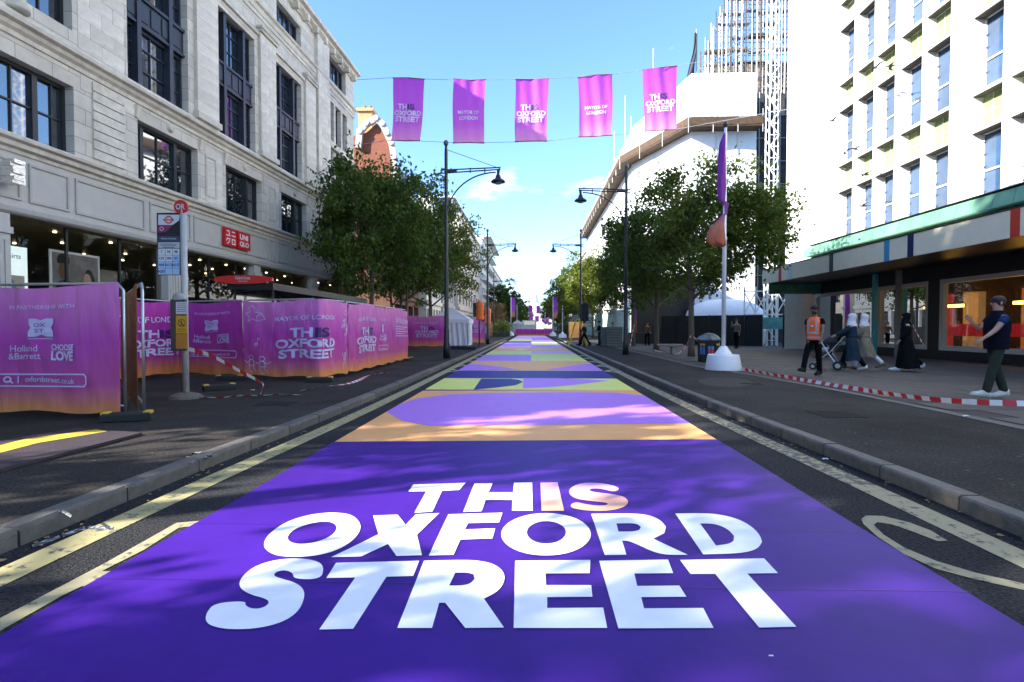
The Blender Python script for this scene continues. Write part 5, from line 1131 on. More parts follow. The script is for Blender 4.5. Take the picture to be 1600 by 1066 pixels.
q = MB(); q.poly([circ(265, 344, 6.2, 24), circ(265, 344, 4.2, 24)], lambda a, b: FM(a, b, .003)); q.poly([[(256.8, 342.6), (273.2, 342.6), (273.2, 345.6), (256.8, 345.6)]], lambda a, b: FM(a, b, .004)); q.build('roundel', MATS['disc_red'], fl)
q = MB(); q.poly([circ(254, 358, 3.2, 16), circ(254, 358, 2.2, 16)], lambda a, b: FM(a, b, .003)); put_text(q, 'Oxford Street', lambda u, v: FM(253+24*u, 374.5-2.6*v, .003), 0, 1, 0, 1, .01); put_text(q, 'BUSES', lambda u, v: FM(260+10*u, 345.1-2*v, .005), 0, 1, 0, 1, .01); q.build('lettering', m_txt, fl)
q = MB(); [stroke(q, [(252+k, 382+k*1.3), (278-k, 382+k*1.3)], .8, lambda a, b: FM(a, b, .003)) for k in (0, 2, 4)]; q.build('lettering', m_txn, fl)
cx0, cx1 = atY(273, 500, by).x, atY(296, 500, by).x; czz = lambda py: atY(284, py, by).z
cs = MB().box(cx0, cx1, by-.12, by-.06, czz(548), czz(468)).build('timetable_case', mat('case_grey', (.07, .075, .08), .4), BS, bevel=.008)
q = MB().loft([[((cx0+cx1)/2+r*math.cos(a)*1.0, by-.08+.05*math.sin(a), z) for a in np.linspace(0, 2*math.pi, 17)[:-1]] for r, z in ((.13, czz(469)), (.12, czz(464)), (.06, czz(459)))]); q.build('case_cap', m_grey, cs)
CMx = lambda px, py, d=0: (atY(px, py, by-.12).x, by-.123-d, atY(px, py, by-.12).z)
for x0, x1, y0, y1, m in ((275, 293, 472, 491, m_wp), (275, 293, 493.5, 521, mat('notice_yellow', (.72, .42, .03), .5)), (275, 293, 522, 545, mat('notice_orange', (.55, .26, .05), .5, .1))):
    MB().quad(CMx(x0, y1), CMx(x1, y1), CMx(x1, y0), CMx(x0, y0)).build('notice', m, cs)
q = MB(); q.poly([circ(284, 505, 6.2, 20), circ(284, 505, 5.2, 20)], lambda a, b: CMx(a, b, .003)); stroke(q, [(279.5, 500.5), (288.5, 509.5)], 1, lambda a, b: CMx(a, b, .003)); stroke(q, [(284, 501), (284, 506), (281.5, 509)], 1.3, lambda a, b: CMx(a, b, .004)); stroke(q, [(284, 506), (286.5, 509)], 1.3, lambda a, b: CMx(a, b, .004))
for y in (475, 478, 481, 484, 487, 514.5, 517.5): stroke(q, [(277, y), (291, y)], .7, lambda a, b: CMx(a, b, .003))
q.build('notice_print', mat('notice_ink', (.05, .05, .05), .6), cs)
SH = thing('bus_shelter', 'dark glass bus shelter with a curved red name band, behind the fence', 'bus shelter', (-8.4, 16, .12))
a0, a1 = atY(334, 437, 15.5), atY(425, 437, 15.5)
q = MB(); rings = []
for t in np.linspace(0, 1, 13):
    h = .13*math.sin(math.pi*min(max(t*.9+.05, 0), 1))**.5; x = a0.x+(a1.x-a0.x)*t; rings.append([(x, 15.5, a0.z-h), (x, 15.6, a0.z-h), (x, 15.6, a0.z+h), (x, 15.5, a0.z+h)])
q.loft(rings); rb = q.build('name_band', mat('shelter_red', (.60, .025, .02), .35, .05), SH)
q = MB(); put_text(q, 'Oxford Street', lambda u, v: (a0.x+(a1.x-a0.x)*(.37+.26*u), 15.49, a0.z-.0+.09*v), 0, 1, 0, 1, .01); put_text(q, 'John Lewis', lambda u, v: (a0.x+(a1.x-a0.x)*(.42+.16*u), 15.49, a0.z-.08+.055*v), 0, 1, 0, 1, .005); q.build('lettering', m_txt, rb)
rx0, rx1 = a0.x+.35, a1.x-.02
MB().hexa([(rx0, 15.6, 2.50), (rx1, 15.6, 2.50), (rx1+.05, 24.5, 2.50), (rx0+.05, 24.5, 2.50), (rx0, 15.6, 2.72), (rx1, 15.6, 2.70), (rx1+.05, 24.5, 2.70), (rx0+.05, 24.5, 2.72)]).build('roof', m_black, SH)
for y in (15.8, 18.6, 21.5, 24.3):
    for x in (rx0+.1, rx1-.1): MB().tube([(x, y, .12), (x, y, 2.62)], .04, 8).build('post', m_black, SH)
    MB().quad((rx0+.12, y+.03, .5), (rx1-.7, y+.03, .5), (rx1-.7, y+.03, 2.4), (rx0+.12, y+.03, 2.4)).build('end_glass', m_glass, SH)
MB().quad((rx0+.08, 15.8, .5), (rx0+.08, 24.3, .5), (rx0+.08, 24.3, 2.5), (rx0+.08, 15.8, 2.5)).build('back_glass', mat('tinted_glass', (.03, .025, .035), .08, spec=1), SH)
ad = MB().box(atY(494, 475, 24.6).x, atY(541, 475, 24.6).x, 24.55, 24.7, .5, atY(520, 468, 24.6).z).build('advert_panel', mat('advert_pale', (.62, .80, .82), .4, emit=.25), SH)
q = MB(); put_text(q, 'LOEWE', lambda u, v: (atY(497+42*u, 475, 24.6).x, 24.54, atY(520, 480-8*v, 24.6).z), 0, 1, 0, 1, .02); q.build('lettering', m_txn, ad)

# ================================================================ PEOPLE
def skin_mesh(name, V, Ed, rad, m, parent, sub=2, root=0):
    me = bpy.data.meshes.new(name); me.from_pydata([tuple(v) for v in V], Ed, []); o = bpy.data.objects.new(name, me); COL.objects.link(o)
    md = o.modifiers.new('s', 'SKIN'); md.use_smooth_shade = True; md.branch_smoothing = .6
    for i, r in enumerate(rad):
        sv_ = me.skin_vertices[0].data[i]; sv_.radius = r if isinstance(r, tuple) else (r, r); sv_.use_root = (i == root)
    ss = o.modifiers.new('u', 'SUBSURF'); ss.levels = sub; ss.render_levels = sub
    bpy.context.view_layer.update(); e = o.evaluated_get(bpy.context.evaluated_depsgraph_get()); nm = bpy.data.meshes.new_from_object(e); bpy.data.objects.remove(o); nm.name = name
    nm.materials.clear(); nm.materials.append(m); nm.polygons.foreach_set('use_smooth', [True]*len(nm.polygons))
    p = bpy.data.objects.new(name, nm); COL.objects.link(p); p.parent = parent; OFF[p] = OFF[parent]; return p
def rotx(v, a): return Vector((v[0], v[1]*math.cos(a)-v[2]*math.sin(a), v[1]*math.sin(a)+v[2]*math.cos(a)))
def person(label, loc, rz, h, legs, arms, skin, hair=None, top=None, trousers=None, shoe=(.02, .02, .02), vest=None, robe=None, scarf=None, cap=None, head_turn=0, coat=None, glasses=False, group='people on the right pavement', lean=0, beard=None, bag=None):
    """legs: ((thigh, knee), (thigh, knee)); arms: ((swing, elbow, out), ...), left first; forward is +Y"""
    t = thing('person', label, 'person', loc, group, rz); k = h/1.76; t.scale = (k, k, k)
    msk = mat('skin_%.2f' % skin[0], skin, .55, .06, 8)
    hip = []; ank = []
    J = {}
    for i, s in enumerate((-1, 1)):
        th, kn = legs[i]; H_ = Vector((s*.095, 0, 0)); K = H_+rotx((0, 0, -.43), th)+Vector((s*.01, 0, 0)); A = K+rotx((0, 0, -.42), th-kn); T_ = A+rotx((0, .17, -.045), (th-kn)*.6)
        J[i] = [H_, K, A, T_]
    drop = min(min(J[i][2].z-.085, J[i][3].z-.04) for i in (0, 1)); up = Vector((0, 0, -drop))
    for i in (0, 1): J[i] = [p+up for p in J[i]]
    pz = -drop; ln = Vector((0, lean, 0))
    pel = Vector((0, 0, pz+.03)); wai = Vector((0, .0, pz+.20))+ln*.3; che = Vector((0, 0, pz+.42))+ln*.8; nb_ = Vector((0, -.01, pz+.565))+ln
    ch_ = nb_+Vector((0, .015, .09)); hm = nb_+Vector((0, .02, .185)); ht = nb_+Vector((0, .01, .265))
    V = [pel, wai, che, nb_, ch_, hm, ht]; E_ = [(0, 1), (1, 2), (2, 3), (3, 4), (4, 5), (5, 6)]; Rr = [(.14, .10), (.13, .095), (.155, .105), (.065, .065), (.064, .07), (.082, .10), (.06, .075)]
    for i in (0, 1):
        b = len(V); V += [J[i][0], J[i][1], J[i][2], J[i][3]]; E_ += [(0, b), (b, b+1), (b+1, b+2), (b+2, b+3)]; Rr += [.085, .056, .04, .034]
    AR = {}
    for i, s in enumerate((-1, 1)):
        sw, el, out = arms[i]; S = che+Vector((s*.185, -.005, .09)); U_ = rotx((s*math.sin(out)*.28, 0, -math.cos(out)*.28), sw); El = S+U_
        Wd = rotx((s*math.sin(out)*.12-s*(.06 if el > .3 else 0), 0, -.25), sw+el); W_ = El+Wd; hd = Wd.normalized(); AR[i] = (S, El, W_, hd)
        b = len(V); V += [S, El, W_, W_+hd*.06]; E_ += [(2, b), (b, b+1), (b+1, b+2), (b+2, b+3)]; Rr += [.058, .043, .028, (.034, .020)]
        sd_ = hd.cross(Vector((1, 0, 0))).normalized(); fw = sd_ if abs(hd.x) < .9 else Vector((0, 1, 0)); inn = Vector((-s, 0, 0))
        for j, (o_, l_) in enumerate(((-.026, .065), (-.009, .078), (.009, .074), (.025, .058))):
            p1 = W_+hd*.085+fw*o_; p2 = p1+hd*l_*.55+inn*.008; p3 = p2+hd*l_*.45+inn*.022; c_ = len(V); V += [p1, p2, p3]; E_ += [(b+3, c_), (c_, c_+1), (c_+1, c_+2)]; Rr += [.0095, .009, .0075]
        c_ = len(V); q1 = W_+hd*.035-fw*.035+inn*.01; V += [q1, q1+hd*.045-fw*.012+inn*.012]; E_ += [(b+2, c_), (c_, c_+1)]; Rr += [.011, .009]
    # face spurs: nose, ears, chin
    rt = Matrix.Rotation(head_turn, 3, 'Z'); hp = lambda x, y, z: hm+rt @ Vector((x, y, z))
    body = skin_mesh('body', V, E_, Rr, msk, t)
    q = MB().loft([[hp(x, y, z) for x, y in ((-.012, .085), (.012, .085), (.004, .085+d), (-.004, .085+d))] for z, d in ((.02, .008), (-.005, .022), (-.022, .03), (-.032, .012))]); q.build('nose', msk, body, True, local=True)
    for s in (-1, 1):
        q = MB().loft([[hp(s*(.078+.012*kk), -.005+.02*math.cos(a)*(1-.2*kk), -.005+.032*math.sin(a)) for a in np.linspace(0, 6.283, 9)[:-1]] for kk in (0, 1)]); q.build('ear', msk, body, True, local=True)
        q = MB().lathe([(.002, -.011), (.011, 0), (.002, .011)], hp(s*.032, .087, .015), 8, 1.2, .5); q.build('eye', mat('eye_dark', (.02, .015, .012), .3), body, True, local=True)
        q = MB().bar(hp(s*.016, .094, .036), hp(s*.05, .084, .036), .008, .008); q.build('eyebrow', mat('brow', (.02, .015, .01), .8), body, local=True)
    q = MB().bar(hp(-.022, .092, -.052), hp(.022, .092, -.052), .012, .010); q.build('mouth', mat('lip', (.28, .10, .08), .6), body, local=True)
    dome = lambda z0, z1, g, n=7, back=0: [[hp((.082+g)*c*math.cos(a), -.005+(.105+g)*c*math.sin(a)-back*(1-zz), z0+(z1-z0)*zz) for a in np.linspace(0, 6.283, 17)[:-1]] for zz, c in [(i/(n-1), max(.05, math.cos(min(1.5, (i/(n-1))**1.6*1.5)))) for i in range(n)]]
    if hair:
        mh = mat('hair_%.3f' % sum(hair), hair, .7, .3, 30, .5, 80)
        q = MB().loft([[hp((.088)*c*math.cos(a), -.018+(.102)*c*math.sin(a), z+(.045 if math.sin(a) > .35 and z < .06 else 0)) for a in np.linspace(0, 6.283, 19)[:-1]] for z, c in ((-.045, .93), (.0, 1.02), (.045, 1.04), (.085, .95), (.115, .7), (.128, .3), (.13, .05))]); q.build('hair', mh, t, True, local=True)
    if beard: MB().loft([[hp(.06*c*math.cos(a), .035+.06*c*math.sin(a), z) for a in np.linspace(0, 6.283, 13)[:-1]] for z, c in ((-.105, .55), (-.085, .9), (-.05, 1.02), (-.035, .98))]).build('beard', mat('beard', beard, .9, .3, 40), t, True, local=True)
    if cap:
        mc = mat('cap_%.3f' % sum(cap), cap, .85, .1, 20); q = MB().loft(dome(.03, .14, .014)); q.build('cap', mc, t, True, local=True)
    if glasses:
        q = MB()
        for s in (-1, 1): q.loft([[hp(s*.034+.024*math.cos(a), .098+.004*kk, .014+.018*math.sin(a)) for a in np.linspace(0, 6.283, 11)[:-1]] for kk in (0, 1)]); q.bar(hp(s*.056, .095, .018), hp(s*.086, -.0, .015), .006)
        q.build('sunglasses', m_black, t, local=True)
    mt = lambda c: mat('cloth_%.3f_%.3f' % (c[0], c[2]), c, .9, .22, 7, .9, 13, spec=.08)
    if trousers:
        V2 = [pel+Vector((0, 0, .15)), pel]; E2_ = [(0, 1)]; R2 = [(.150, .110), (.158, .118)]
        for i in (0, 1):
            b = len(V2); A = J[i][2]; V2 += [J[i][0]-Vector((0, 0, .05)), J[i][1], A-(J[i][1]-A)*.06]; E2_ += [(1, b), (b, b+1), (b+1, b+2)]; R2 += [.100, .076, .068]
        skin_mesh('trousers', V2, E2_, R2, mt(trousers), t)
    if shoe:
        for i in (0, 1):
            A, T_ = J[i][2], J[i][3]; d = (T_-A); d = Vector((d.x, d.y, 0)).normalized(); pitch = (T_.z-A.z)+.045
            heel = A-d*.065+Vector((0, 0, -.045-pitch*.2)); toe = T_+d*.06+Vector((0, 0, -.0)); sd_ = Vector((-d.y, d.x, 0)); rings = []
            for f, w_, hh in ((-.04, .022, .07), (.04, .05, .135), (.22, .054, .14), (.42, .054, .12), (.7, .056, .092), (.92, .048, .08), (1.05, .022, .045)):
                c_ = heel.lerp(toe, f); rings.append([c_+sd_*w_*math.cos(a)+Vector((0, 0, hh*.5+hh*.5*math.sin(a)-.035)) for a in np.linspace(0, 6.283, 13)[:-1]])
            MB().loft(rings).build('shoe', mt(shoe), t, True, local=True)
    if top:
        sl = top[1]; c = top[0]; V3 = [pel-Vector((0, 0, .07)), wai, che, che+Vector((0, 0, .10)), nb_-Vector((0, 0, .015))]; E3 = [(0, 1), (1, 2), (2, 3), (3, 4)]; R3 = [(.155, .118), (.150, .112), (.172, .120), (.14, .10), (.075, .078)]
        for i in (0, 1):
            S, El, W_, hd = AR[i]; b = len(V3); pts_ = [S, S.lerp(El, .55)] if sl == 'short' else [S, El, W_-hd*.02]; V3 += pts_; E3 += [(2, b)]+[(b+j, b+j+1) for j in range(len(pts_)-1)]; R3 += [.078, .068] if sl == 'short' else [.076, .060, .044]
        skin_mesh('top', V3, E3, R3, mt(c), t)
    if vest:
        c, kind = vest; zs = [(-.02, .168, .132, 0), (.12, .170, .130, 0), (.26, .176, .133, .3), (.38, .188, .138, .7), (.47, .182, .130, .9), (.535, .13, .10, 1), (.575, .085, .085, 1)]
        if kind == 'gilet': zs = [(-.06, .185, .15, 0), (.05, .192, .158, 0), (.18, .195, .160, .2), (.30, .202, .165, .5), (.42, .208, .160, .8), (.50, .19, .142, .9), (.56, .12, .105, 1), (.62, .088, .09, 1)]
        rings = []
        for z, rx, ry, lk in zs:
            rings.append([(rx*math.copysign(abs(math.cos(a))**.8, math.cos(a)), ln.y*lk+ry*math.copysign(abs(math.sin(a))**.85, math.sin(a))*(1+.02*math.sin(z*50)*(kind == 'gilet')), pz+z) for a in np.linspace(0, 6.283, 25)[:-1]])
        vv = MB().loft(rings, False).build('vest', mt(c) if kind != 'hivis' else mat('hi_vis_orange', c, .6, .08, 10, .3, 30), t, True, local=True)
        if kind == 'hivis':
            mr = mat('reflective_tape', (.42, .40, .44), .4)
            for z, rx, ry in ((.14, .1745, .135), (.02, .1745, .1365)):
                MB().loft([[(rx*math.copysign(abs(math.cos(a))**.8, math.cos(a))*1.01, ry*math.copysign(abs(math.sin(a))**.85, math.sin(a))*1.02, pz+z+d) for a in np.linspace(0, 6.283, 25)[:-1]] for d in (0, .045)], False).build('reflective_band', mr, vv, local=True)
            for s in (-1, 1):
                for fy in (-1, 1): MB().hexa([(s*.085, fy*.128, pz+.19), (s*.125, fy*.122, pz+.19), (s*.125, fy*.128+.0, pz+.19), (s*.085, fy*.136, pz+.19), (s*.075, fy*.118, pz+.50), (s*.115, fy*.11, pz+.50), (s*.115, fy*.132, pz+.50), (s*.075, fy*.14, pz+.50)]).build('reflective_brace', mr, vv, local=True)
            MB().hexa([(-.03, .136, pz+.32), (.03, .136, pz+.32), (.03, .15, pz+.32), (-.03, .15, pz+.32), (-.03, .138, pz+.36), (.03, .138, pz+.36), (.03, .152, pz+.36), (-.03, .152, pz+.36)]).build('badge', m_wp, vv, local=True)
    if coat or robe:
        c, hem, flare = coat or robe; rings = []; zt = pz+.555
        lv = [(zt+.02, .07, .075), (zt-.02, .14, .098), (zt-.07, .195, .122), (zt-.16, .205, .142), (zt-.32, .190, .140), (zt-.45, .200, .150)]
        n_ = 9
        for i in range(n_+1): f = i/n_; z = zt-.45-(zt-.45-hem)*f; lv.append((z, .205+flare*f, .155+flare*1.15*f))
        sw_ = (J[0][2].y+J[1][2].y)/2*.7
        for z, rx, ry in lv:
            f = max(0, (zt-.45-z)/(zt-.45-hem)); rings.append([(rx*math.cos(a)*(1+f*.07*math.sin(7*a+z*3)), ln.y*(1-f)*.8+sw_*f+ry*math.sin(a)*(1+f*.09*math.sin(5*a+1)), z+f*.015*math.sin(4*a)) for a in np.linspace(0, 6.283, 33)[:-1]])
        ct = MB().loft(rings, False).build('coat' if coat else 'robe', mt(c), t, True, local=True)
        V3 = []; E3 = []; R3 = []
        for i in (0, 1):
            S, El, W_, hd = AR[i]; skin_mesh('sleeve', [S-Vector((0, 0, .01)), El, W_-hd*.01], [(0, 1), (1, 2)], [.088, .074, .060], mt(c), ct)
        if coat: MB().loft([[(rx*math.cos(a), ln.y*.4+ry*math.sin(a), pz+.14+d) for a in np.linspace(0, 6.283, 25)[:-1]] for d, rx, ry in ((0, .206, .156), (.045, .204, .154))], False).build('belt', mt(tuple(v*.8 for v in c)), ct, True, local=True)
    if scarf:
        rings = []
        for z, rx, ry, oy in ((-.26, .19, .14, -.01), (-.20, .165, .135, -.01), (-.13, .105, .11, 0), (-.08, .098, .112, .0), (0, .104, .122, -.012), (.06, .103, .120, -.016), (.10, .085, .10, -.016), (.13, .045, .055, -.015), (.138, .005, .005, -.015)):
            rings.append([hp(rx*math.cos(a)*(1+.03*math.sin(6*a+z*30)), oy+ry*math.sin(a)*(.72 if (math.sin(a) > .5 and -.06 < z < .05) else 1), z) for a in np.linspace(0, 6.283, 25)[:-1]])
        MB().loft(rings, False).build('headscarf', mt(scarf), t, True, local=True)
    return t
NAV = (.006, .008, .016); BLK = (.005, .005, .006)
# steward in orange vest walking towards us
person('security steward in an orange reflective vest and black cap walking forward', (7.52, 14.77, .128), R_(128), 1.80, ((-.05, .10), (.48, .12)), ((.22, .25, .16), (-.12, .35, .16)), (.20, .11, .07), trousers=BLK, top=(BLK, 'short'), vest=((.95, .16, .03), 'hivis'), cap=BLK, beard=(.015, .012, .01), head_turn=.3)
person('woman in a long dark teal coat and white headscarf pushing the pushchair', (9.39, 16.33, .128), R_(50), 1.66, ((.38, .1), (-.30, .25)), ((.75, .35, .1), (.65, .45, .1)), (.5, .32, .24), trousers=BLK, shoe=(.55, .55, .55), coat=((.022, .040, .055), .32, .06), scarf=(.68, .68, .72))
person('woman in a beige trench coat and white headscarf beside the teal coat', (10.0, 16.75, .128), R_(40), 1.66, ((.32, .1), (-.45, .35)), ((.25, .6, .1), (-.1, .5, .1)), (.5, .32, .24), trousers=(.6, .6, .66), shoe=(.22, .17, .10), coat=((.22, .19, .13), .42, .08), scarf=(.68, .67, .68))
person('woman in a full black robe and headscarf walking past the shop windows', (10.85, 16.2, .128), R_(70), 1.68, ((.30, .1), (-.42, .3)), ((.2, .4, .14), (-.15, .4, .14)), (.45, .29, .22), trousers=BLK, shoe=(.5, .5, .52), robe=((.008, .008, .010), .10, .14), scarf=(.008, .008, .010))
person('man in a navy gilet and blue T-shirt with sunglasses, walking left', (8.27, 10.0, .128), R_(84), 1.78, ((.28, .05), (-.20, .12)), ((.62, .28, .06), (.55, 1.75, .1)), (.46, .25, .18), hair=(.02, .013, .009), top=((.014, .04, .12), 'short'), trousers=(.035, .042, .032), shoe=(.60, .58, .52), vest=(NAV, 'gilet'), glasses=True, lean=-.02)
person('person in white top and blue jeans cut off by the right edge', (9.78, 10.75, .128), R_(-80), 1.68, ((.3, .1), (-.3, .2)), ((.3, .4, .1), (-.3, .4, .1)), (.42, .26, .19), hair=(.03, .02, .012), top=((.50, .54, .62), 'long'), trousers=(.04, .08, .22), shoe=(.3, .3, .3))
person('man in a grey jacket by the black hoarding, hand to his ear', (12.3, 33.2, .128), R_(140), 1.76, ((.25, .1), (-.2, .2)), ((.1, .3, .1), (.9, 2.0, .15)), (.42, .26, .19), hair=(.02, .015, .01), top=((.15, .145, .13), 'long'), trousers=BLK)
person('seated looking figure in brown behind the tape, before the black hoarding', (8.1, 38.5, .128), R_(180), 1.62, ((.1, .1), (-.1, .1)), ((.3, .6, .1), (.3, .6, .1)), (.42, .26, .19), hair=(.05, .03, .02), top=((.12, .07, .05), 'long'), trousers=BLK)
person('far steward in orange vest beside the white tent', (-4.72, 41.7, .128), R_(170), 1.74, ((.05, .05), (-.05, .05)), ((.1, .5, .1), (.1, .5, .1)), (.30, .18, .12), hair=BLK, trousers=BLK, top=(BLK, 'long'), vest=((.95, .16, .03), 'hivis'), group='people farther down the street')
person('person in dark clothes stepping past the yellow ladder', (3.55, 37.0, .128), R_(75), 1.72, ((.45, .1), (-.4, .2)), ((.4, .4, .1), (-.3, .4, .1)), (.42, .26, .19), hair=BLK, trousers=BLK, top=((.03, .04, .03), 'long'), group='people farther down the street')
person('person in black jacket standing left of the timber planter', (4.75, 38.6, .128), R_(100), 1.70, ((.1, .1), (-.1, .1)), ((.3, .9, .1), (.2, .6, .1)), (.42, .26, .19), hair=BLK, trousers=(.03, .03, .04), top=(BLK, 'long'), group='people farther down the street')
person('person in khaki seated behind the timber planter', (5.6, 38.0, .128), R_(160), 1.58, ((.1, .1), (-.1, .1)), ((.3, .6, .1), (.3, .6, .1)), (.46, .28, .2), hair=(.1, .06, .03), top=((.14, .13, .07), 'long'), trousers=BLK, group='people farther down the street')
person('person in a tan sun hat behind the nearest fence panel', tuple(atZ(97, 600, .128)[:2])+(.128,), R_(200), 1.72, ((.1, .1), (-.1, .1)), ((.1, .3, .1), (.1, .3, .1)), (.46, .28, .2), hair=(.1, .07, .04), top=((.1, .1, .12), 'long'), trousers=BLK, cap=(.42, .34, .20), group='people behind the fence')
person('grey haired person behind the nearest fence corner', tuple(atZ(183, 597, .128)[:2])+(.128,), R_(170), 1.70, ((.1, .1), (-.1, .1)), ((.1, .3, .1), (.1, .3, .1)), (.46, .28, .2), hair=(.30, .30, .31), top=((.12, .22, .35), 'long'), trousers=BLK, group='people behind the fence')
# pushchair
PC = thing('pushchair', 'black pushchair with pale blanket in front of the teal coat', 'pushchair', (8.95, 16.75, .128), rz=R_(50))
q = MB()
for s in (-.24, .24): q.tube([(s, -.45, 1.0), (s, -.1, .55), (s, .35, .18)], .016, 6); q.tube([(s, .15, .85), (s, -.05, .5), (s, -.28, .16)], .016, 6)
q.tube([(-.24, -.45, 1.0), (.24, -.45, 1.0)], .018, 6); q.build('frame', mat('chrome_tube', (.6, .6, .6), .3, metal=.7), PC, local=True)
for s in (-.25, .25):
    for y, r in ((.36, .10), (-.30, .14)):
        wv = MB().loft([[(s+k, y+r*math.cos(a), r+r*math.sin(a)) for a in np.linspace(0, 6.283, 17)[:-1]] for k in (-.02, .02)]).build('wheel', m_rub, PC, local=True)
        MB().loft([[(s+k, y+r*.5*math.cos(a), r+r*.5*math.sin(a)) for a in np.linspace(0, 6.283, 13)[:-1]] for k in (-.026, .026)]).build('hub', m_grey, wv, local=True)
MB().loft([[(x*.22, y, z) for x in (-1, 1)]+[(x*.22, y2, z2) for x in (1, -1)] for y, z, y2, z2 in ((.35, .35, .30, .42), (.0, .40, .0, .50), (-.22, .85, -.14, .88))]).build('seat', m_rub, PC, local=True)
MB().loft([[(.25*math.cos(a), -.2+.34*math.sin(b)*1.0, .78+.28*math.cos(b)*math.sin(a)) for a in np.linspace(0, math.pi, 10)] for b in np.linspace(-.2, 1.3, 6)], False).build('hood', mat('hood_black', (.015, .015, .017), .8), PC, True, local=True)
MB().loft([[(.18*math.cos(a), .02+.15*math.sin(a), .55+z) for a in np.linspace(0, 6.283, 11)[:-1]] for z in (0, .08, .12)]).build('blanket', m_wp, PC, True, local=True)

# ================================================================ STREET FURNITURE
# litter bin
LB = thing('litter_bin', 'black octagonal litter bin with coloured labels beside the flagpole', 'bin', (6.54, 20.38, .12), rz=.3)
oc = lambda r, z: [(r*math.cos(a+.39), r*math.sin(a+.39), z) for a in np.linspace(0, 2*math.pi, 9)[:-1]]
MB().loft([oc(.36, 0), oc(.38, .05), oc(.40, .72), oc(.42, .74), oc(.42, .80)]).build('body', mat('bin_black', (.016, .016, .017), .45, .15, 6), LB, local=True)
MB().loft([oc(.43, .80), oc(.44, .84), oc(.36, .95), oc(.16, 1.06), oc(.02, 1.08)]).build('lid', mat('bin_lid', (.10, .13, .13), .3, .5, 4), LB, local=True)
for a, c, z0, z1 in ((-2.75, (.55, .35, .04), .62, .70), (-2.75, (.05, .2, .5), .3, .58), (-1.96, (.5, .05, .06), .28, .50), (-1.96, (.08, .2, .5), .5, .6), (-1.18, (.5, .4, .05), .62, .70)):
    r = .365; d = Vector((math.cos(a), math.sin(a), 0)); n = Vector((-d.y, d.x, 0)); P = [d*(r+.008+.02*z/.7)+n*w_+Vector((0, 0, z)) for z in (z0, z1) for w_ in (-.10, .10)]
    MB().quad(P[0], P[1], P[3], P[2]).build('label_print', mat('bin_label_%.2f_%.2f' % (c[0], c[2]), c, .5), LB, local=True)
# stone bench
BN = thing('stone_bench', 'pale stone bench slab on a single block foot under the trees', 'bench', (6.8, 27.0, .12), rz=.06)
q = MB().loft([[(.62*math.copysign(abs(math.cos(a))**.5, math.cos(a))*k, .24*math.copysign(abs(math.sin(a))**.5, math.sin(a))*k, z) for a in np.linspace(0, 6.283, 25)[:-1]] for z, k in ((.36, .92), (.39, 1), (.44, 1), (.47, .95))]); q.build('seat', mat('bench_stone', (.30, .28, .25), .7, .15, 6), BN, local=True)
MB().box(.05, .33, -.18, .18, 0, .36).build('foot', MATS['bench_stone'], BN, local=True)
# slatted timber planter
TP = thing('timber_planter', 'grey slatted timber seat box behind the right hand lamp', 'planter', (5.38, 36.6, .12))
p0, p1 = atZ(943, 541), atZ(972, 542); w_ = p1.x-p0.x
for i in range(7): MB().box(p0.x, p1.x, 36.3, 36.4, .16+i*.19, .31+i*.19).build('slat', mat('grey_timber', (.13, .15, .14), .8, .2, 5), TP); MB().box(p0.x-.08, p0.x-.02, 36.4, 39, .16+i*.19, .31+i*.19).build('slat', MATS['grey_timber'], TP)
MB().box(p0.x+.02, p1.x, 36.41, 39, .13, 1.45).build('box', mat('planter_box', (.06, .07, .065), .8), TP)
# wrap tape: red and white strips as bands of separate colour cells
m_tr, m_tw = mat('tape_red', (.62, .03, .04), .5, .06, 8, trans=.2), mat('tape_white', (.78, .76, .76), .5, .05, 8, trans=.2)
def tape(label, pts, wd=.07, cell=.13, flat=False, seed=0):
    rr = random.Random(seed); t = thing('barrier_tape', label, 'tape', pts[0], 'red and white barrier tape')
    P = [Vector(p) for p in pts]; dense = []
    for i in range(len(P)-1):
        n = max(1, int((P[i+1]-P[i]).length/.05))
        a = P[max(i-1, 0)]; b, c = P[i], P[i+1]; d = P[min(i+2, len(P)-1)]
        for j in range(n):
            f = j/n; dense.append(.5*((2*b)+(c-a)*f+(2*a-5*b+4*c-d)*f*f+(3*b-a-3*c+d)*f**3))
    dense.append(P[-1]); cur, ci, L_ = MB(), 0, 0
    for i in range(len(dense)-1):
        a, b = dense[i], dense[i+1]; d = (b-a).normalized(); tw = L_*1.3+seed
        up_ = (Vector((0, 0, 1)) if not flat else Vector((-d.y, d.x, .0)))
        s = (up_*math.cos(.5*math.sin(tw))+d.cross(up_)*math.sin(.5*math.sin(tw))).normalized()*wd/2
        d2 = (dense[min(i+2, len(dense)-1)]-b); d2 = d2.normalized() if d2.length > 1e-6 else d; tw2 = (L_+(b-a).length)*1.3+seed; up2 = Vector((0, 0, 1)) if not flat else Vector((-d2.y, d2.x, 0)); s2 = (up2*math.cos(.5*math.sin(tw2))+d2.cross(up2)*math.sin(.5*math.sin(tw2))).normalized()*wd/2
        k_ = int(L_/cell)
        if k_ != ci and cur.v: cur.build('tape_stripe', m_tr if ci % 2 else m_tw, t); cur = MB(); ci = k_
        cur.quad(a-s, b-s2, b+s2, a+s); L_ += (b-a).length
    if cur.v: cur.build('tape_stripe', m_tr if ci % 2 else m_tw, t)
    return t
def tp(px, py, z=.13): p = atZ(px, py, z); return (p.x, p.y, z+.01)
def ty(px, py, y): return tuple(atY(px, py, y))
tape('long red and white tape stretched low across the right pavement', [tp(1158, 577, .22), tp(1230, 590, .17), tp(1330, 607, .17), tp(1440, 623, .22), tp(1540, 630, .26), tp(1680, 633, .28)], .085, .16)
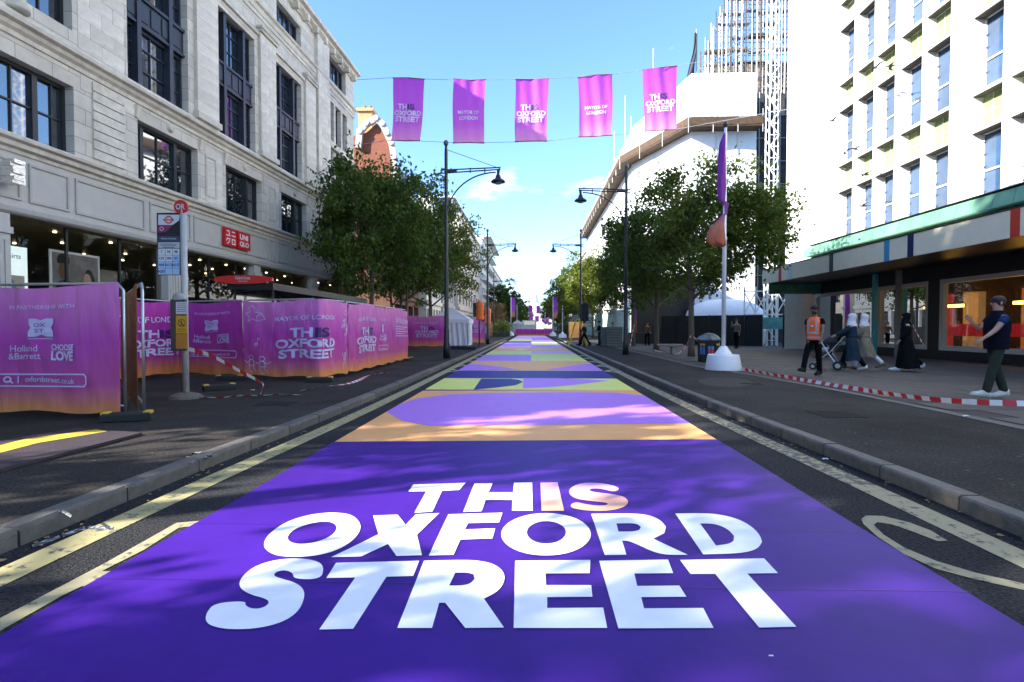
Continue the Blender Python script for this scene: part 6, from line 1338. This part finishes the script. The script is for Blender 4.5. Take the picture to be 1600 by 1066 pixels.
tape('tape hanging in a loop from the bus stop post to the pavement', [(bx+.07, by-.06, 1.02), ty(330, 556, 9.5), ty(375, 580, 9.55), ty(405, 596, 9.6), ty(411, 604, 9.5), tp(407, 618)], .075, .15)
tape('tape lying on the pavement beside the bus stop post', [tp(296, 616, .14), tp(310, 621), tp(345, 622), tp(375, 619), tp(407, 619), tp(440, 617), tp(470, 618)], .07, .13, True, 3)
tape('tape trailing along the foot of the corner fence', [tp(470, 611), tp(505, 605), tp(540, 601), tp(560, 595), tp(580, 586), tp(605, 583), tp(612, 581)], .07, .14, True, 5)
tape('short tape tied down the bus stop post', [(bx+.06, by-.07, 1.05), (bx+.08, by-.07, .7), (bx+.05, by-.07, .35), (bx+.06, by-.06, .16)], .06, .12, False, 2)
tape('tape tied round the nearest right trunk and over to the bin', [ty(1060, 553, 24.2), ty(1072, 541, 24.2), ty(1080, 524, 24.25), ty(1085, 528, 24.0), ty(1098, 538, 21)], .09, .14, False, 7)
tape('tape sagging from bench to the second right trunk', [ty(1022, 547, 29.9), ty(1035, 551, 28), ty(1050, 556, 26.2), ty(1062, 551, 24.3)], .09, .14, False, 9)
tape('tape by the third right hand trunk', [ty(985, 541, 37), ty(988, 522, 37.4), ty(991, 508, 37.6)], .12, .18, False, 4)
# black hoarding across the side street, with the stage behind it
HB = thing('black_hoarding', 'long black mesh hoarding across the side street', 'fence', (9.7, 43.5, .12))
m_mesh = mat('black_mesh', (.012, .012, .013), .9, .3, 4)
a, b = Vector((9.7, 41.2, 0)), Vector((17.2, 35.2, 0)); n = 8
for i in range(n):
    if i == 6: continue
    p, q_ = a.lerp(b, (i+.01)/n), a.lerp(b, (i+.99)/n); MB().bar((p.x, p.y, 1.2), (q_.x, q_.y, 1.2), .05, 2.1).build('hoarding_panel', m_mesh, HB); MB().tube([(p.x, p.y-.06, .1), (p.x, p.y-.06, 2.3)], .03, 6).build('post', m_black, HB)
SG = thing('small_stage', 'dark open fronted stage with purple side banners under the trees', 'stage', (11, 47, .12))
MB().box(7.8, 10.2, 43.4, 44.6, .1, 1.0).build('deck', m_black, SG); MB().box(8.2, 13.2, 44.8, 45.4, .1, 5.2).build('backdrop', m_black, SG); MB().box(7.9, 13.4, 43.2, 45.4, 5.2, 5.35).build('roof', m_black, SG)
for x in (8.1, 12.6): MB().loft([[(x+w_*.18+.04*math.sin(z*3), 43.3+.05*math.sin(3*w_+z), z) for w_ in (-1, -.3, .4, 1)]+[(x+.18, 43.36, z), (x-.18, 43.36, z)] for z in (1.0, 2.0, 3.2, 4.6)]).build('side_banner', m_flagA, SG, True)
q = MB(); q.box(9.4, 10.6, 43.2, 43.3, 4.75, 4.85); q.build('light_bar', mat('stage_light', (.9, .95, 1), emit=3), SG)
DM = thing('white_dome_tent', 'white domed tent roof behind the black hoarding', 'tent', (15.2, 42, .12))
MB().loft([[(14.9+3.0*r*math.cos(t), 42.6+2.0*r*math.sin(t), z) for t in np.linspace(0, 6.283, 25)[:-1]] for r, z in ((1, .2), (1, 2.2), (.95, 2.7), (.75, 3.2), (.45, 3.5), (.05, 3.6))]).build('canopy', m_wrap, DM, True)
# white tent, left
TN = thing('white_tent', 'white pop-up tent with draped sides behind the left lamp post', 'tent', (-5.7, 38.6, .12))
x0, x1 = -7.0, -4.4; y0, y1 = 37.4, 40.0; zt = atY(705, 480, 38.7).z; ze = atY(705, 499, 37.4).z
q = MB(); c = ((x0+x1)/2, (y0+y1)/2, zt); P = [(x0-.08, y0-.08, ze), (x1+.08, y0-.08, ze), (x1+.08, y1+.08, ze), (x0-.08, y1+.08, ze)]
for i in range(4):
    q.add([P[i], P[(i+1) % 4], c], [(0, 1, 2)]); A, B = Vector(P[i]), Vector(P[(i+1) % 4]); q.quad(A, B, B-Vector((0, 0, .28)), A-Vector((0, 0, .28)))
m_tent = mat('tent_white', (.78, .79, .84), .7, .05, 2, trans=.15); q.build('roof', m_tent, TN)
def drape(xa, ya, xb, yb, amp):
    q = MB(); n = 40; v_ = 8
    q.v = [(xa+(xb-xa)*i/n+amp*math.sin(i*.9+j*.4)*(1-j/v_*.6), ya+(yb-ya)*i/n+amp*math.cos(i*1.1+j*.3), .15+(ze-.4)*j/v_) for j in range(v_+1) for i in range(n+1)]; q.f = [(j*(n+1)+i, j*(n+1)+i+1, (j+1)*(n+1)+i+1, (j+1)*(n+1)+i) for j in range(v_) for i in range(n)]; return q
for i, (xa, ya, xb, yb) in enumerate(((x0, y0, x1, y0), (x1, y0, x1, y1), (x0, y0, x0, y1))): drape(xa, ya, xb, yb, .06).build('side_wall', m_tent, TN, True)
for x in (x0, x1): MB().tube([(x, y0-.05, .12), (x, y0-.05, ze)], .03, 6).build('leg', m_grey, TN)
PKb = thing('black_plank', 'low black cable ramp lying in front of the white tent', 'ramp', (-4, 31.4, .12))
MB().hexa([(-4.9, 31.8, .12), (-3.2, 30.9, .12), (-3.2, 31.3, .12), (-4.9, 32.2, .12), (-4.9, 31.9, .30), (-3.2, 31.0, .30), (-3.2, 31.2, .30), (-4.9, 32.1, .30)]).build('ramp', m_rub, PKb)
# covered traffic signals
def signal(x, y, label, col, h=3.1, tilt=0, pole=True, n=1):
    t = thing('traffic_signal', label, 'traffic light', (x, y, .12), 'covered traffic signals')
    MB().tube([(x, y, .1), (x, y, h+.2)], .055, 8).build('pole', m_black, t)
    if isinstance(col, tuple) and col[0] > .1:
        MB().box(x-.42, x-.16, y-.12, y+.15, h-.9, h+.05).build('signal_head', m_black, t)
    hw = .26; rings = []
    for i in range(9):
        k = i/8; r = 1+.10*math.sin(i*2.1); z = h-1.15+k*1.3
        rings.append([(x+.05+hw*r*(1-.35*(k > .9))*math.cos(a)*(1+.06*math.sin(5*a+i)), y-.05+.24*r*math.sin(a)*(1+.06*math.cos(4*a+i)), z) for a in np.linspace(0, 6.283, 17)[:-1]])
    MB().loft(rings).build('cover', mat('cover_%.2f' % col[0], col, .6, .15, 5, .4, 12), t, True); return t
signal(-3.62, 37.4, 'traffic signal under a bright orange cover, left kerb', (.85, .16, .02), 3.05); signal(-3.58, 43.5, 'second orange covered signal, lower and just behind the first', (.80, .17, .03), 2.8)
signal(3.62, 37.9, 'traffic signal wrapped in black plastic, right kerb', (.012, .012, .013), 3.0); 
# yellow ladder / tripod
LD = thing('yellow_ladder', 'yellow step ladder open beside the black wrapped signal', 'ladder', (3.05, 37.6, .12))
lx, ly = 3.15, 37.6
for s in (-1, 1):
    for yy in (-.28, .28): MB().bar((lx+s*.62, ly+yy, .12), (lx+s*.10, ly+yy*.6, 1.95), .07).build('rail', mat('ladder_yellow', (.70, .52, .03), .5), LD)
for i in range(5): f = (i+.8)/6; MB().bar((lx-.62+.52*f, ly-.28+.1*f, .12+1.83*f), (lx-.62+.52*f, ly+.28-.1*f, .12+1.83*f), .05).build('rung', MATS['ladder_yellow'], LD)
MB().box(lx-.16, lx+.16, ly-.2, ly+.2, 1.93, 1.99).build('top_step', MATS['ladder_yellow'], LD)
# planter with shrubs, left far; shrubs right
def shrub(label, x, y, w_, h, lf, box=True, seed=1):
    t = thing('planter_shrub', label, 'shrub', (x, y, .12), 'planted shrubs')
    if box: MB().box(x-w_/2, x+w_/2, y-.5, y+.5, .1, .75).build('planter', mat('planter_dark', (.03, .03, .03), .7), t)
    r = np.random.default_rng(seed); n = 2600; c = r.normal(size=(n, 3))*np.array([w_*.26, .3, h*.2])+np.array([0, 0, .65+h*.35]); q = MB()
    for p in c:
        d = Vector(r.normal(size=3)).normalized()*.09; e = Vector(r.normal(size=3)).normalized()*.05; b = Vector((x, y, .1))+Vector(p)
        if b.z > .5: q.quad(b-d, b+e, b+d, b-e)
    q.build('foliage', lf, t)
m_lg = mat('lime_leaf', (.16, .22, .03), .6, .4, 1.5, trans=.3)
shrub('bright green shrub in a dark planter on the far left pavement', -4.3, 76, 2.4, 1.9, m_lg); shrub('dark shrub on the far right by the flagpole base', 4.6, 76, 1.8, 1.6, m_leaf[0], seed=4); shrub('second bright shrub farther left', -4.2, 84, 1.6, 1.7, m_lg, seed=6)
# van and tent far beyond the barrier; far banners
VN = thing('white_van', 'white van parked beyond the purple barrier', 'van', (-.6, 118, 0))
q = MB().prism([(-2.6, .5), (2.6, .5), (2.6, 1.6), (2.1, 2.4), (1.6, 3.0), (-2.6, 3.0)], lambda a_, b_: (-3+a_*.0+1.0, 118+a_, b_), lambda a_, b_: (1.0, 118+a_, b_)); q.build('body', m_white, VN)
MB().quad((-1.7, 115.37, 2.0), (.7, 115.37, 2.0), (.7, 115.37, 2.75), (-1.7, 115.37, 2.75)).build('rear_window', m_pane, VN)
for x in (-1.8, .8):
    for y in (116.5, 119.8): MB().loft([[(x+k, y+.38*math.cos(t), .38+.38*math.sin(t)) for t in np.linspace(0, 6.283, 15)[:-1]] for k in (-.12, .12)]).build('wheel', m_rub, VN)
FTN = thing('far_white_tent', 'far pale tent left of the white van', 'tent', (-3, 125, 0)); q = MB().box(-4.4, -2.2, 124, 127, 0, 2.3); q.add([(-4.5, 123.9, 2.3), (-2.1, 123.9, 2.3), (-2.1, 127.1, 2.3), (-4.5, 127.1, 2.3), (-3.3, 125.5, 3.2)], [(0, 1, 4), (1, 2, 4), (2, 3, 4), (3, 0, 4)]); q.build('canopy', m_tent, FTN)
for k, (px0, px1, py0, py1, yy, lb) in enumerate(((826, 832, 478, 490, 130, 'far purple banner left of the spire'), (838, 844, 478, 490, 130, 'far purple banner right of the spire'), (827, 833, 492, 502, 160, 'smallest far purple banner, lower left'), (836, 842, 494, 503, 160, 'smallest far purple banner, lower right'))):
    A, B = atY(px0, py1, yy), atY(px1, py0, yy); t = thing('hanging_banner', lb, 'banner', A, 'banners farther down the street'); q = MB(); n = 6
    for i in range(n): q.quad((A.x+(B.x-A.x)*i/n, yy+.1*math.sin(i), A.z), (A.x+(B.x-A.x)*(i+1)/n, yy+.1*math.sin(i+1), A.z), (A.x+(B.x-A.x)*(i+1)/n, yy+.1*math.sin(i+1), B.z), (A.x+(B.x-A.x)*i/n, yy+.1*math.sin(i), B.z))
    q.build('cloth', m_ban, t, True)
for k, (x, z, c) in enumerate(((3.6, 3.2, (.75, .3, .6)), (4.2, 3.8, (.8, .78, .8)), (3.2, 2.6, (.5, .1, .6)), (3.9, 2.4, (.75, .35, .65)), (2.7, 3.0, (.6, .15, .6)))):
    t = thing('balloon', '%s balloon of the cluster at the far end' % ('upper pink', 'white', 'low purple', 'low pink', 'left magenta')[k], 'balloon', (x, 125, z), 'balloon cluster far away'); MB().lathe([(.02, -.55), (.25, -.35), (.45, 0), (.42, .25), (.2, .45), (.02, .5)], (x, 125, z), 12).build('skin', mat('balloon_%d' % k, c, .3), t, True)
# litter on the ground
m_lit = mat('paper_scrap', (.7, .69, .66), .8)
lit = [(1510, 651, .13), (1205, 1026, .012), (1290, 718, .13), (395, 610, .13)]
for k, (px, py, z) in enumerate(lit):
    p = atZ(px, py, z); q = MB(); n = 7; k_ = (1, .22, .6, .9)[k]
    vs_ = [(p.x+k_*.045*(1+.4*math.sin(i*2.3))*math.cos(i*.9), p.y+k_*.03*(1+.4*math.cos(i*1.7))*math.sin(i*.9), z+.003+k_*.012*(i % 2)) for i in range(n)]
    q.add(vs_+[(p.x, p.y, z+.003+k_*.018)], [(i, (i+1) % n, n) for i in range(n)]); tag(q.build('paper_scrap', m_lit), ('crumpled white paper scrap on the slab edging at right', 'tiny pale scrap on the purple carpet near the bottom', 'small paper scrap on the right tarmac', 'paper scrap by the bus stop tape')[k], 'litter', 'paper scraps')
q = MB(); rr = random.Random(5)                 # dry leaves gathered along the kerbs
for i in range(420):
    s = rr.choice((-1, 1)); y = 2.5+rr.random()**1.6*28; x = s*(kerb_x(y)-abs(rr.gauss(0, .10))-.02); a = rr.uniform(0, 6.28); l_ = rr.uniform(.010, .032)
    if abs(x) < 2.42: continue
    d = Vector((math.cos(a), math.sin(a), 0))*l_; e = Vector((-d.y, d.x, 0))*.5; b = Vector((x, y, .008)); q.quad(b-d, b+e+Vector((0, 0, .008)), b+d, b-e)
tag(q.build('gutter_leaves', mat('dry_leaf', (.26, .17, .07), .8, .4, 30)), 'scattered dry leaves and grit along the gutters', 'leaves', kind='stuff')
